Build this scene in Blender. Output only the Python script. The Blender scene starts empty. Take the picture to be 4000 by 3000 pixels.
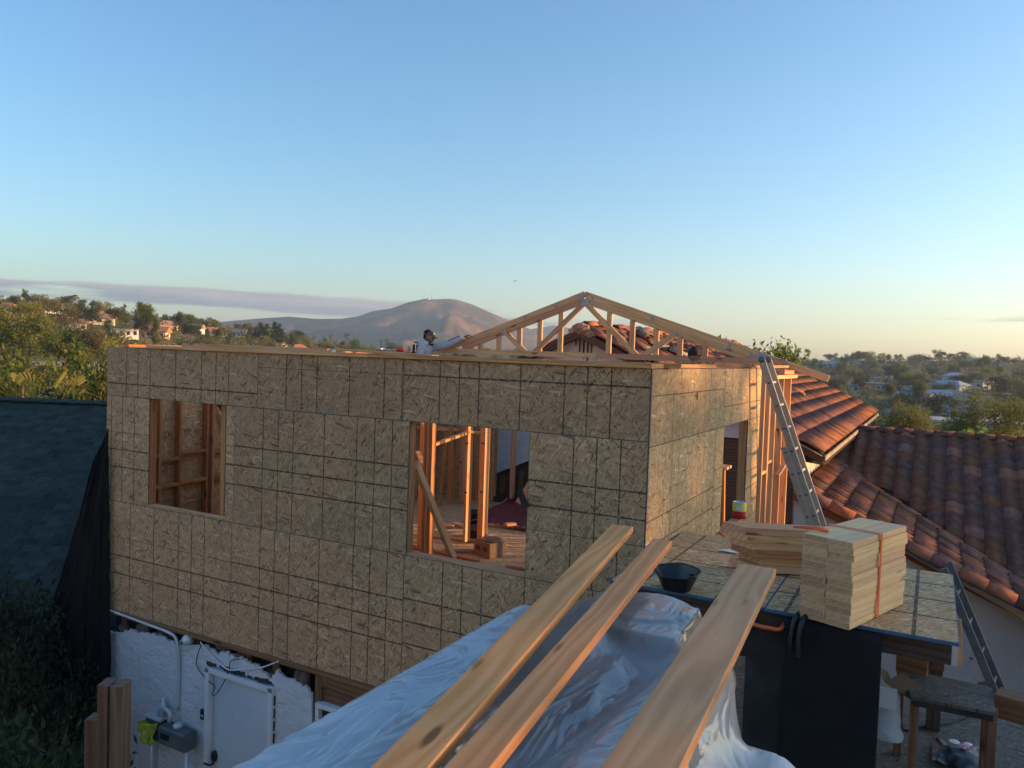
import bpy, math, random
import numpy as np
from mathutils import Matrix, Vector, noise as mnoise
S = bpy.context.scene
COL = S.collection
rad = math.radians

# ------------------------------------------------------------------ camera
CF = 3041.18                                   # focal length in pixels of a 4000 px wide frame
YAW, PITCH, ROLL = rad(28.4656), rad(2.2836), rad(1.9148)
EYE = Vector((0, 0, 5.5))
_F = Vector((-math.sin(YAW)*math.cos(PITCH), math.cos(YAW)*math.cos(PITCH), -math.sin(PITCH)))
_R = Vector((math.cos(YAW), math.sin(YAW), 0)); _U = _R.cross(_F)
_R2 = _R*math.cos(ROLL)+_U*math.sin(ROLL); _U2 = _U*math.cos(ROLL)-_R*math.sin(ROLL)
cam = bpy.data.cameras.new('camera'); camo = bpy.data.objects.new('camera', cam); COL.objects.link(camo)
camo.matrix_world = Matrix((( _R2.x, _U2.x, -_F.x, 0), (_R2.y, _U2.y, -_F.y, 0), (_R2.z, _U2.z, -_F.z, 5.5), (0, 0, 0, 1)))
cam.sensor_width = 36; cam.lens = 36*CF/4000; cam.clip_start = 0.05; cam.clip_end = 40000
cam.dof.use_dof = True; cam.dof.focus_distance = 9.0; cam.dof.aperture_fstop = 8.0
S.camera = camo

# ------------------------------------------------------------------ sun and sky
SUN_AZ, SUN_EL = rad(58), rad(8.0)             # azimuth from +Y towards +X
SUN_DIR = Vector((math.sin(SUN_AZ)*math.cos(SUN_EL), math.cos(SUN_AZ)*math.cos(SUN_EL), math.sin(SUN_EL)))
sl = bpy.data.lights.new('sun', 'SUN'); sl.energy = 5.0; sl.angle = rad(0.6); sl.color = (1.0, 0.55, 0.22)
so = bpy.data.objects.new('sun', sl); COL.objects.link(so)
so.rotation_euler = SUN_DIR.to_track_quat('Z', 'Y').to_euler()
W = bpy.data.worlds.new('World'); S.world = W; W.use_nodes = True

def nd(nt, kind, **kw):
    n = nt.nodes.new('ShaderNode'+kind)
    for k, v in kw.items():
        if k[0] == '_':
            s = n.inputs[int(k[1:])] if k[1:].isdigit() else n.inputs[k[1:].replace('_', ' ')]
            if isinstance(v, bpy.types.NodeSocket): nt.links.new(v, s)
            else: s.default_value = v
        else: setattr(n, k, v)
    return n
def math_(nt, op, a, b=None, c=None, clamp=False):
    n = nt.nodes.new('ShaderNodeMath'); n.operation = op; n.use_clamp = clamp
    for i, v in enumerate((a, b, c)):
        if v is None: continue
        if isinstance(v, bpy.types.NodeSocket): nt.links.new(v, n.inputs[i])
        else: n.inputs[i].default_value = v
    return n.outputs[0]
def mix_(nt, f, a, b, mode='MIX'):
    n = nt.nodes.new('ShaderNodeMix'); n.data_type = 'RGBA'; n.blend_type = mode; n.clamp_factor = True
    for s, v in ((n.inputs[0], f), (n.inputs[6], a), (n.inputs[7], b)):
        if isinstance(v, bpy.types.NodeSocket): nt.links.new(v, s)
        elif isinstance(v, (int, float)): s.default_value = v
        else: s.default_value = (*v, 1)
    return n.outputs[2]
def ramp_(nt, f, stops, interp='LINEAR'):
    n = nt.nodes.new('ShaderNodeValToRGB'); n.color_ramp.interpolation = interp
    e = n.color_ramp.elements
    while len(e) < len(stops): e.new(.5)
    for x, (p, c) in zip(e, stops):
        x.position = p; x.color = (c, c, c, 1) if isinstance(c, (int, float)) else (*c, 1)
    nt.links.new(f, n.inputs[0]); return n.outputs[0]
def vmap(nt, vec, scale=(1, 1, 1), rot=(0, 0, 0), loc=(0, 0, 0)):
    n = nt.nodes.new('ShaderNodeMapping'); nt.links.new(vec, n.inputs[0])
    n.inputs[1].default_value = loc; n.inputs[2].default_value = rot; n.inputs[3].default_value = scale
    return n.outputs[0]

wt = W.node_tree; wt.nodes.clear()
sky = nd(wt, 'TexSky', sky_type='NISHITA', sun_disc=False, sun_elevation=SUN_EL, sun_rotation=SUN_AZ, altitude=150, air_density=1.08, dust_density=1.3, ozone_density=3.0)
gen = nd(wt, 'TexCoord').outputs['Generated']
sep = nd(wt, 'SeparateXYZ', _0=gen)
zz = sep.outputs[2]
# low streaky cloud bank: noise over direction, flattened, held to a belt above the horizon
cv = vmap(wt, gen, scale=(5, 5, 60))
cn = nd(wt, 'TexNoise', _Vector=cv, _Scale=1.0, _Detail=6.0, _Roughness=.55).outputs[0]
cn2 = nd(wt, 'TexNoise', _Vector=vmap(wt, gen, scale=(2.2, 2.2, 3), loc=(3.1, 1.7, 0)), _Scale=1.0, _Detail=1.0).outputs[0]
zc = math_(wt, 'ADD', .048, math_(wt, 'MULTIPLY', math_(wt, 'SUBTRACT', cn2, .5), .03))
rel = math_(wt, 'DIVIDE', math_(wt, 'SUBTRACT', zz, zc), .0155)
belt = math_(wt, 'SUBTRACT', 1.0, math_(wt, 'ABSOLUTE', rel), clamp=True)
dens = math_(wt, 'ADD', math_(wt, 'MULTIPLY', ramp_(wt, belt, ((0.0, 0.0), (.55, 1.0))), .72), math_(wt, 'MULTIPLY', math_(wt, 'SUBTRACT', cn, .5), 2.3))
# the bank lies opposite the sun and thins out towards it
sdot = math_(wt, 'ADD', math_(wt, 'MULTIPLY', sep.outputs[0], math.sin(SUN_AZ)), math_(wt, 'MULTIPLY', sep.outputs[1], math.cos(SUN_AZ)))
dens = math_(wt, 'SUBTRACT', dens, math_(wt, 'MULTIPLY', ramp_(wt, sdot, ((.0, 0.0), (.30, 1.0))), .55))
cmask = ramp_(wt, dens, ((.30, 0.0), (.60, 1.0)))
cmask = math_(wt, 'MULTIPLY', cmask, ramp_(wt, belt, ((0.0, 0.0), (.25, 1.0))))
ccol = mix_(wt, ramp_(wt, math_(wt, 'ADD', math_(wt, 'MULTIPLY', rel, .35), cn), ((.42, 0.0), (.80, 1.0))), (.50, .58, .70), (1.4, 1.22, 1.2))
gam = nd(wt, 'HueSaturation', _Hue=.5, _Saturation=1.09, _Value=1.0, _Color=sky.outputs[0])
skyc = mix_(wt, math_(wt, 'MULTIPLY', cmask, .92), gam.outputs[0], ccol)
bg = nd(wt, 'Background', _Color=skyc, _Strength=.15)
wo = nd(wt, 'OutputWorld', _Surface=bg.outputs[0])

S.view_settings.view_transform = 'Standard'; S.view_settings.look = 'None'
S.view_settings.gamma = 1.0; S.view_settings.use_curve_mapping = False; S.view_settings.exposure = 1.32
S.render.engine = 'CYCLES'
cy = S.cycles
cy.use_denoising = True; cy.max_bounces = 8; cy.diffuse_bounces = 4; cy.glossy_bounces = 3; cy.transmission_bounces = 4
cy.transparent_max_bounces = 12; cy.volume_bounces = 1; cy.sample_clamp_indirect = 6.0
cy.caustics_reflective = False; cy.caustics_refractive = False

# ------------------------------------------------------------------ helpers
def ray(x, y): return _F + _R2*((x-2000)/CF) - _U2*((y-1500)/CF)
def PY(x, y, Y): v = ray(x, y); return EYE + v*(Y/v.y)
def PX(x, y, X): v = ray(x, y); return EYE + v*(X/v.x)
def PZ(x, y, Z): v = ray(x, y); return EYE + v*((Z-5.5)/v.z)
def PD(x, y, D): return EYE + ray(x, y)*D

def parent_to(o, p):
    if p is not None:
        o.parent = p
        d = 0; m = Matrix.Identity(4); q = p
        o.matrix_parent_inverse = WM[p.name].inverted()
WM = {}
def link(o, parent=None, mw=None):
    COL.objects.link(o)
    mw = mw or Matrix.Identity(4)
    WM[o.name] = mw
    if parent is not None:
        o.parent = parent; o.matrix_parent_inverse = WM[parent.name].inverted()
    o.matrix_basis = mw
    return o
def tag(o, label=None, cat=None, group=None, kind=None):
    if label: o['label'] = label
    if cat: o['category'] = cat
    if group: o['group'] = group
    if kind: o['kind'] = kind
    return o
def thing(name, label, cat, loc=(0, 0, 0), group=None):
    o = bpy.data.objects.new(name, None); o.empty_display_size = .2
    link(o, None, Matrix.Translation(Vector(loc)))
    return tag(o, label, cat, group)
def mobj(name, verts, faces, mats, parent=None, midx=None, smooth=False, mw=None):
    me = bpy.data.meshes.new(name)
    me.from_pydata([tuple(v) for v in verts], [], faces)
    for m in (mats if isinstance(mats, (list, tuple)) else [mats]): me.materials.append(m)
    if midx is not None: me.polygons.foreach_set('material_index', midx)
    if smooth: me.polygons.foreach_set('use_smooth', [True]*len(me.polygons))
    me.update()
    return link(bpy.data.objects.new(name, me), parent, mw)
def minst(name, me, parent=None, mw=None): return link(bpy.data.objects.new(name, me), parent, mw)
_bm = {}
def board_mesh(L, w, h, mat, ch=.0025):
    k = (round(L, 3), round(w, 3), round(h, 3), mat.name)
    if k in _bm: return _bm[k]
    ch = min(ch, w*.2, h*.2)
    a, b = w/2, h/2
    prof = [(-a+ch, -b), (a-ch, -b), (a, -b+ch), (a, b-ch), (a-ch, b), (-a+ch, b), (-a, b-ch), (-a, -b+ch)]
    V = [(0, y, z) for y, z in prof]+[(L, y, z) for y, z in prof]
    Fc = [[i, (i+1) % 8, 8+(i+1) % 8, 8+i] for i in range(8)]
    Fc = [f[::-1] for f in Fc]+[list(range(8)), list(range(15, 7, -1))]
    Fc = [f[::-1] for f in Fc]
    me = bpy.data.meshes.new('board'); me.from_pydata(V, [], Fc); me.materials.append(mat); me.update()
    _bm[k] = me; return me
def frame3(p0, p1, up=(0, 0, 1)):
    x = (Vector(p1)-Vector(p0)).normalized(); up = Vector(up)
    if abs(x.dot(up)) > .999: up = Vector((0, 1, 0)) if abs(x.y) < .9 else Vector((1, 0, 0))
    y = up.cross(x).normalized(); z = x.cross(y)
    m = Matrix((x, y, z)).transposed().to_4x4(); m.translation = Vector(p0); return m
def board(name, p0, p1, w, h, mat, parent=None, up=(0, 0, 1), ch=.0025):
    "a piece of lumber from p0 to p1: w across, h along up"
    return minst(name, board_mesh((Vector(p1)-Vector(p0)).length, w, h, mat, ch), parent, frame3(p0, p1, up))
def box(name, lo, hi, mat, parent=None, ch=.004):
    lo, hi = Vector(lo), Vector(hi)
    return board(name, (lo.x, (lo.y+hi.y)/2, (lo.z+hi.z)/2), (hi.x, (lo.y+hi.y)/2, (lo.z+hi.z)/2), hi.y-lo.y, hi.z-lo.z, mat, parent, ch=ch)
def tube(name, pts, r, mat, parent=None, n=8, caps=True):
    pts = [Vector(p) for p in pts]; V = []; Fc = []
    rs = r if isinstance(r, (list, tuple)) else [r]*len(pts)
    side = None
    for i, p in enumerate(pts):
        t = (pts[min(i+1, len(pts)-1)]-pts[max(i-1, 0)]).normalized()
        if side is None: side = t.orthogonal().normalized()
        side = (side-t*side.dot(t)).normalized(); b = t.cross(side)
        for k in range(n):
            a = 2*math.pi*k/n; V.append(p+(side*math.cos(a)+b*math.sin(a))*rs[i])
    for i in range(len(pts)-1):
        for k in range(n): Fc.append([i*n+k, i*n+(k+1) % n, (i+1)*n+(k+1) % n, (i+1)*n+k])
    if caps: Fc += [list(range(n-1, -1, -1)), [(len(pts)-1)*n+k for k in range(n)]]
    return mobj(name, V, Fc, mat, parent, smooth=True)
def spline(pts, n=8):
    pts = [Vector(p) for p in pts]; out = []
    for i in range(len(pts)-1):
        a, b, c, d = pts[max(i-1, 0)], pts[i], pts[i+1], pts[min(i+2, len(pts)-1)]
        for k in range(n):
            t = k/n
            out.append(.5*((2*b)+(c-a)*t+(2*a-5*b+4*c-d)*t*t+(3*b-a-3*c+d)*t**3))
    return out+[pts[-1]]
def lathe(name, prof, mat, parent=None, n=20, mw=None, mats=None, midx=None):
    V = []; Fc = []; mi = []
    for r, z in prof:
        for k in range(n): a = 2*math.pi*k/n; V.append((r*math.cos(a), r*math.sin(a), z))
    for i in range(len(prof)-1):
        for k in range(n):
            Fc.append([i*n+k, i*n+(k+1) % n, (i+1)*n+(k+1) % n, (i+1)*n+k]); mi.append(midx[i] if midx else 0)
    return mobj(name, V, Fc, mats or mat, parent, midx=mi, smooth=True, mw=mw)
def grid(name, fn, nu, nv, mat, parent=None, smooth=True, thick=0):
    V = [fn(i/nu, j/nv) for j in range(nv+1) for i in range(nu+1)]
    Fc = [[j*(nu+1)+i, j*(nu+1)+i+1, (j+1)*(nu+1)+i+1, (j+1)*(nu+1)+i] for j in range(nv) for i in range(nu)]
    o = mobj(name, V, Fc, mat, parent, smooth=smooth)
    if thick:
        m = o.modifiers.new('thickness', 'SOLIDIFY'); m.thickness = thick
    return o
def prism(name, poly, d, mat, parent=None, mw=None):
    "closed outline in local xy, from z=0 to z=d"
    n = len(poly); V = [(x, y, 0) for x, y in poly]+[(x, y, d) for x, y in poly]
    Fc = [list(range(n-1, -1, -1)), list(range(n, 2*n))]+[[i, (i+1) % n, n+(i+1) % n, n+i] for i in range(n)]
    return mobj(name, V, Fc, mat, parent, mw=mw)
def nz(x, y=0, z=0): return mnoise.noise(Vector((x, y, z)))
def fbm(x, y, o=4):
    s = 0; a = 1
    for i in range(o): s += a*nz(x*2**i+3.7*i, y*2**i-1.3*i, 5.1*i); a *= .5
    return s

# ------------------------------------------------------------------ materials
def newmat(name):
    m = bpy.data.materials.new(name); m.use_nodes = True; nt = m.node_tree; nt.nodes.clear()
    out = nt.nodes.new('ShaderNodeOutputMaterial'); b = nt.nodes.new('ShaderNodeBsdfPrincipled')
    nt.links.new(b.outputs[0], out.inputs[0]); return m, nt, b
def objco(nt, vary=60.0):
    tc = nd(nt, 'TexCoord').outputs['Object']
    r = nd(nt, 'ObjectInfo').outputs['Random']
    return nd(nt, 'VectorMath', operation='ADD', _0=tc, _1=nd(nt, 'CombineXYZ', _0=math_(nt, 'MULTIPLY', r, vary), _1=math_(nt, 'MULTIPLY', r, vary*.37), _2=math_(nt, 'MULTIPLY', r, vary*.61)).outputs[0]).outputs[0]
def bump_(nt, b, h, dist=.004, strength=.6):
    n = nd(nt, 'Bump', _Strength=strength, _Distance=dist, _Height=h); nt.links.new(n.outputs[0], b.inputs['Normal'])
def plain(name, col, rough=.7, metal=0.0, var=.12, scale=6.0, bump=0.0, spec=.4):
    m, nt, b = newmat(name); co = objco(nt)
    n = nd(nt, 'TexNoise', _Vector=co, _Scale=scale, _Detail=5.0, _Roughness=.6).outputs[0]
    c = mix_(nt, ramp_(nt, n, ((.3, 0.0), (.7, 1.0))), [x*(1-var) for x in col], [min(1, x*(1+var)) for x in col])
    nt.links.new(c, b.inputs['Base Color']); b.inputs['Roughness'].default_value = rough; b.inputs['Metallic'].default_value = metal
    b.inputs['Specular IOR Level'].default_value = spec
    if bump: bump_(nt, b, n, bump)
    return m
def wood(name, light, dark, knots=.8, rough=.72, var=.25, dirt=.22):
    m, nt, b = newmat(name); co = objco(nt)
    warp = nd(nt, 'TexNoise', _Vector=vmap(nt, co, (.9, 5, 5)), _Scale=1.0, _Detail=2.0)
    c2 = nd(nt, 'VectorMath', operation='ADD', _0=vmap(nt, co, (.42, 13, 13)), _1=nd(nt, 'VectorMath', operation='SCALE', _0=warp.outputs[1], _Scale=1.4).outputs[0]).outputs[0]
    kn = nd(nt, 'TexVoronoi', _Vector=vmap(nt, co, (1.9, 8.5, 6.5)), _Scale=1.0).outputs['Distance']
    kd = ramp_(nt, kn, ((0.0, 1.0), (.30, 0.0)))
    wv = nd(nt, 'TexWave', wave_type='BANDS', bands_direction='DIAGONAL', _Vector=c2, _Scale=.9, _Distortion=5.0, _Detail=2.0, _Detail_Scale=.8)
    gr = nd(nt, 'TexNoise', _Vector=vmap(nt, co, (2.2, 130, 130)), _Scale=1.0, _Detail=4.0, _Roughness=.6).outputs[0]
    f = math_(nt, 'ADD', math_(nt, 'MULTIPLY', wv.outputs[1], .42), math_(nt, 'MULTIPLY', gr, .62))
    c = mix_(nt, ramp_(nt, f, ((.25, 0.0), (.85, 1.0))), light, dark)
    big = nd(nt, 'TexNoise', _Vector=vmap(nt, co, (1.1, 2.5, 2.5)), _Scale=1.3, _Detail=3.0).outputs[0]
    c = mix_(nt, math_(nt, 'MULTIPLY', ramp_(nt, big, ((.45, 0.0), (.75, 1.0))), dirt), c, [x*.55 for x in dark])
    c = mix_(nt, math_(nt, 'MULTIPLY', ramp_(nt, kn, ((0.0, 1.0), (.085, 1.0), (.16, 0.0))), knots), c, [x*.30 for x in dark])
    rnd = nd(nt, 'ObjectInfo').outputs['Random']
    hs = nd(nt, 'HueSaturation', _Hue=math_(nt, 'ADD', .5, math_(nt, 'MULTIPLY', math_(nt, 'SUBTRACT', rnd, .5), .018)), _Saturation=1.09, _Value=math_(nt, 'ADD', 1-var/2, math_(nt, 'MULTIPLY', rnd, var)), _Color=c)
    nt.links.new(hs.outputs[0], b.inputs['Base Color']); b.inputs['Roughness'].default_value = rough
    b.inputs['Specular IOR Level'].default_value = .25
    bump_(nt, b, f, .0012, .5)
    return m
def osb(name, cols, ink=False, grey=0.0, dirty=0.0):
    m, nt, b = newmat(name); co = objco(nt, 40)
    wn = nd(nt, 'TexNoise', _Vector=co, _Scale=7.0, _Detail=2.0).outputs[1]
    co = nd(nt, 'VectorMath', operation='ADD', _0=co, _1=nd(nt, 'VectorMath', operation='SCALE', _0=wn, _Scale=.035).outputs[0]).outputs[0]
    val = None
    for i, (ang, sx, sy, th) in enumerate(((.25, 17, 70, 0), (1.35, 15, 80, .45), (-.55, 14, 66, .5), (.85, 19, 84, .55), (2.3, 11, 46, .86), (-1.1, 22, 95, .66), (.1, 10, 60, .84))):
        v = nd(nt, 'TexVoronoi', voronoi_dimensions='2D', _Vector=vmap(nt, co, (1, 1, 1), (0, 0, ang), (i*7.3, i*3.1, 0)), _Scale=1.0)
        mp = nt.nodes.new('ShaderNodeMapping'); nt.links.new(v.inputs[0].links[0].from_socket, mp.inputs[0]); mp.inputs[3].default_value = (sx, sy, 1)
        nt.links.new(mp.outputs[0], v.inputs[0])
        sc = nd(nt, 'SeparateColor', _0=v.outputs['Color'])
        if val is None: val = sc.outputs[0]
        else:
            mk = math_(nt, 'GREATER_THAN', sc.outputs[1], th)
            val = math_(nt, 'ADD', math_(nt, 'MULTIPLY', val, math_(nt, 'SUBTRACT', 1.0, mk)), math_(nt, 'MULTIPLY', sc.outputs[0], mk))
    fine = nd(nt, 'TexNoise', _Vector=co, _Scale=90.0, _Detail=3.0).outputs[0]
    val2 = math_(nt, 'ADD', math_(nt, 'MULTIPLY', val, .85), math_(nt, 'MULTIPLY', fine, .16))
    c = ramp_(nt, val2, ((.06, cols[0]), (.18, cols[1]), (.52, cols[2]), (.80, cols[2]), (.92, cols[3])))
    lg = nd(nt, 'TexNoise', _Vector=co, _Scale=1.6, _Detail=3.0).outputs[0]
    c = mix_(nt, math_(nt, 'MULTIPLY', ramp_(nt, lg, ((.35, 0.0), (.7, 1.0))), .22+dirty), c, [x*.5 for x in cols[1]])
    rnd = nd(nt, 'ObjectInfo').outputs['Random']
    c = nd(nt, 'HueSaturation', _Saturation=1-grey, _Value=math_(nt, 'ADD', .84, math_(nt, 'MULTIPLY', rnd, .22)), _Color=c).outputs[0]
    if ink:
        e = nd(nt, 'TexNoise', _Vector=co, _Scale=60.0, _Detail=2.0).outputs[0]
        c = mix_(nt, ramp_(nt, e, ((.48, .90), (.68, .35))), c, (.018, .021, .022))
    nt.links.new(c, b.inputs['Base Color']); b.inputs['Roughness'].default_value = .75; b.inputs['Specular IOR Level'].default_value = .22
    bump_(nt, b, val2, .002, .5)
    return m
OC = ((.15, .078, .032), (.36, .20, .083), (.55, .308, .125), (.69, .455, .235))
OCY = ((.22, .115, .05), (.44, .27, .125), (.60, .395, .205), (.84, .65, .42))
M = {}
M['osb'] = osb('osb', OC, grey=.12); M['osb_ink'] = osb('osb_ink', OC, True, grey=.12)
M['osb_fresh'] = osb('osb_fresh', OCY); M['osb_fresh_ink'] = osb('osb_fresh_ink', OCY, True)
M['osb_dirty'] = osb('osb_dirty', ((.05, .04, .03), (.11, .09, .065), (.17, .14, .10), (.28, .25, .2)), grey=.3, dirty=.3); M['osb_dirty_ink'] = osb('osb_dirty_ink', OC, True)
M['edge_paint'] = plain('edge_paint', (.06, .075, .078), .8)
M['edge_blue'] = plain('edge_blue', (.035, .11, .20), .6)
M['fir'] = wood('fir', (.72, .43, .25), (.57, .295, .15), knots=.9)
M['fir_pale'] = wood('fir_pale', (.82, .58, .355), (.74, .48, .265), knots=.5, var=.14, dirt=.08)
M['fir_red'] = wood('fir_red', (.58, .32, .16), (.42, .19, .085), var=.3)
M['fir_brown'] = wood('fir_brown', (.26, .145, .085), (.16, .08, .045), var=.3)
M['fir_old'] = wood('fir_old', (.12, .085, .065), (.06, .042, .033), var=.4)
M['end_grain'] = wood('end_grain', (.56, .375, .22), (.45, .285, .16), knots=.3, var=.3, dirt=.15)
def stucco(name, col, dist=.014):
    m, nt, b = newmat(name); co = nd(nt, 'TexCoord').outputs['Object']
    n1 = nd(nt, 'TexNoise', _Vector=co, _Scale=9.0, _Detail=8.0, _Roughness=.66, _Distortion=.25).outputs[0]
    n2 = nd(nt, 'TexNoise', _Vector=co, _Scale=1.1, _Detail=4.0).outputs[0]
    lump = ramp_(nt, n1, ((.36, 0.0), (.62, 1.0)))
    c = mix_(nt, ramp_(nt, n2, ((.35, 0.0), (.75, 1.0))), col, [x*.82 for x in col])
    nt.links.new(c, b.inputs['Base Color']); b.inputs['Roughness'].default_value = .9; b.inputs['Specular IOR Level'].default_value = .2
    bump_(nt, b, lump, dist, .9); return m
M['stucco'] = stucco('stucco', (.74, .76, .80)); M['stucco_cream'] = stucco('stucco_cream', (.66, .60, .50)); M['stucco_blue'] = stucco('stucco_blue', (.50, .54, .56), .008)
def tilemat(name, col, var=.5):
    m, nt, b = newmat(name); co = objco(nt)
    n = nd(nt, 'TexNoise', _Vector=co, _Scale=5.0, _Detail=6.0, _Roughness=.65).outputs[0]
    c = mix_(nt, ramp_(nt, n, ((.35, 0.0), (.72, 1.0))), col, [col[0]*.5, col[1]*.5, col[2]*.55])
    sp = nd(nt, 'TexNoise', _Vector=co, _Scale=38.0, _Detail=3.0).outputs[0]
    c = mix_(nt, math_(nt, 'MULTIPLY', ramp_(nt, sp, ((.62, 0.0), (.72, 1.0))), .35), c, (.22, .2, .17))
    rnd = nd(nt, 'ObjectInfo').outputs['Random']
    c = nd(nt, 'HueSaturation', _Hue=math_(nt, 'ADD', .492, math_(nt, 'MULTIPLY', rnd, .016)), _Saturation=math_(nt, 'ADD', .74, math_(nt, 'MULTIPLY', rnd, .33)), _Value=math_(nt, 'ADD', 1-var/2, math_(nt, 'MULTIPLY', rnd, var)), _Color=c).outputs[0]
    nt.links.new(c, b.inputs['Base Color']); b.inputs['Roughness'].default_value = .95; b.inputs['Specular IOR Level'].default_value = .08
    bump_(nt, b, n, .008, .6); return m
M['clay'] = tilemat('clay', (.34, .13, .075)); M['clay_dark'] = tilemat('clay_dark', (.20, .082, .05), .35); M['clay_pale'] = tilemat('clay_pale', (.44, .33, .23), .4)
M['white_paint'] = plain('white_paint', (.72, .74, .76), .45, var=.05)
M['door_paint'] = plain('door_paint', (.60, .66, .72), .4, var=.06, scale=2)
M['metal_grey'] = plain('metal_grey', (.13, .14, .145), .6, .2, var=.3)
M['aluminium'] = plain('aluminium', (.50, .47, .44), .5, .25, var=.12, scale=9)
M['plate'] = plain('plate', (.34, .35, .37), .55, .3, var=.25, scale=40)
M['steel'] = plain('steel', (.55, .57, .6), .4, .8, var=.2, scale=30)
M['galv'] = plain('galv', (.62, .66, .70), .45, .35, var=.1)
M['black'] = plain('black', (.012, .013, .016), .6, var=.3)
M['black_plastic'] = plain('black_plastic', (.012, .013, .017), .32, var=.3, spec=.5)
M['black_film'] = plain('black_film', (.006, .007, .009), .55, var=.3, spec=.22)
M['gap_shade'] = plain('gap_shade', (.03, .026, .024), .9)  # near-black colour standing for the shade inside gaps
M['orange'] = plain('orange', (.78, .13, .035), .5, var=.1)
M['yellow'] = plain('yellow', (.70, .62, .05), .55, var=.1); M['red'] = plain('red', (.50, .03, .025), .5)
M['hivis'] = plain('hivis', (.36, .42, .05), .9, var=.3, scale=12)
M['glass'] = plain('glass', (.02, .03, .035), .08, var=.1, spec=.6)
M['paper'] = plain('paper', (.72, .73, .74), .8)
M['card'] = plain('card', (.30, .19, .11), .85, var=.15); M['card_dark'] = plain('card_dark', (.13, .085, .055), .9)
M['ink_faint'] = plain('ink_faint', (.12, .085, .055), .9)
M['ink'] = plain('ink', (.03, .026, .024), .8)
M['insul'] = plain('insul', (.30, .21, .165), .95, var=.3, scale=14, bump=.02)
M['blue'] = plain('blue', (.02, .10, .28), .5)
M['felt'] = plain('felt', (.045, .043, .042), .9, var=.3)
# ------------------------------------------------------------------ terrain
PROF = [  # azimuth off the viewing axis (deg, + right): range, height
 (-180, [(0, 0), (40, 0), (200, 0), (7000, 0)]), (-50, [(0, 0), (40, 0), (200, 8), (420, 14), (900, 4), (7000, -10)]),
 (-34, [(0, 0), (26, 0), (60, -1.5), (110, 0), (350, 17), (470, 15), (900, 0), (2000, -20), (7000, -20)]),
 (-26.5, [(0, 0), (26, 0), (60, -2), (130, 0), (380, 15), (500, 13), (900, 0), (2000, -20), (7000, -20)]),
 (-20.5, [(0, 0), (26, 0), (60, -4), (150, -3), (400, 11), (560, 8), (1000, -6), (2000, -20), (7000, -20)]),
 (-15.5, [(0, 0), (26, 0), (60, -5), (150, -6), (420, 7), (600, 4), (1000, -8), (2000, -20), (7000, -20)]),
 (-10, [(0, 0), (26, 0), (60, -5), (150, -9), (450, 3.5), (700, 0), (1200, -12), (2000, -20), (7000, -20)]),
 (0, [(0, 0), (26, 0), (60, -5), (150, -10), (500, 1), (800, -3), (1500, -14), (2000, -20), (7000, -20)]),
 (14, [(0, 0), (26, 0), (60, -5), (150, -10), (500, 1), (800, -1), (1500, -14), (2000, -20), (7000, -20)]),
 (20, [(0, 0), (26, 0), (60, -5), (130, -9), (300, -5), (600, 4), (900, 2), (1500, -14), (7000, -20)]),
 (25, [(0, 0), (26, 0), (60, -5), (130, -9), (300, -3), (600, 8.5), (900, 5), (1500, -14), (7000, -20)]),
 (30, [(0, 0), (26, 0), (60, -5), (130, -9), (300, -3), (600, 10), (900, 6), (1500, -14), (7000, -20)]),
 (36, [(0, 0), (26, 0), (60, -5), (130, -9), (300, -3), (600, 10), (900, 6), (1500, -14), (7000, -20)]),
 (60, [(0, 0), (26, 0), (60, -2), (200, -2), (600, 3), (1500, -10), (7000, -20)]), (180, [(0, 0), (40, 0), (200, 0), (7000, 0)])]
def _ri(pr, r):
    for (a, x), (b, y) in zip(pr, pr[1:]):
        if r <= b:
            t = (r-a)/(b-a); t = t*t*(3-2*t); return x+(y-x)*t
    return pr[-1][1]
def pol(az, r):
    a = rad(az)-YAW; return r*math.sin(a), r*math.cos(a)
def gz(x, y):
    r = math.hypot(x, y); az = math.degrees(math.atan2(x, y)+YAW)
    if az > 180: az -= 360
    for (a, p), (b, q) in zip(PROF, PROF[1:]):
        if az <= b:
            t = (az-a)/(b-a); z = _ri(p, r)*(1-t)+_ri(q, r)*t; break
    w = min(1, max(0, (r-30)/80))
    return z+w*1.2*fbm(x/60, y/60, 3)
def terrain_mat(name, a, b_, c_, sc=1.0):
    m, nt, b = newmat(name); co = nd(nt, 'TexCoord').outputs['Object']
    n = nd(nt, 'TexNoise', _Vector=co, _Scale=.05*sc, _Detail=8.0, _Roughness=.65).outputs[0]
    n2 = nd(nt, 'TexNoise', _Vector=co, _Scale=.6*sc, _Detail=5.0).outputs[0]
    c = mix_(nt, ramp_(nt, n, ((.42, 0.0), (.6, 1.0))), a, b_)
    c = mix_(nt, math_(nt, 'MULTIPLY', ramp_(nt, n2, ((.45, 0.0), (.7, 1.0))), .6), c, c_)
    nt.links.new(c, b.inputs['Base Color']); b.inputs['Roughness'].default_value = 1.0; b.inputs['Specular IOR Level'].default_value = .05
    return m
M['ground'] = terrain_mat('ground', (.10, .095, .035), (.24, .18, .09), (.06, .07, .025))
M['chaparral'] = terrain_mat('chaparral', (.065, .055, .042), (.165, .11, .066), (.04, .042, .034), .18)
azs = [-180+6*i for i in range(23)]+[-42+1.2*i for i in range(70)]+[42+6*i for i in range(1, 24)]
rs = [0, 6, 12, 18, 24, 27, 32, 40, 50, 62, 76, 92, 110, 130, 152, 176, 200, 230, 260, 295, 330, 365, 400, 440, 490, 550, 610, 680, 770, 880, 1000, 1200, 1500, 1900, 2400, 3150]
V = []; Fc = []
for r in rs:
    for a in azs:
        x, y = pol(a, r); V.append((x, y, gz(x, y)))
na = len(azs)
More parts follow.
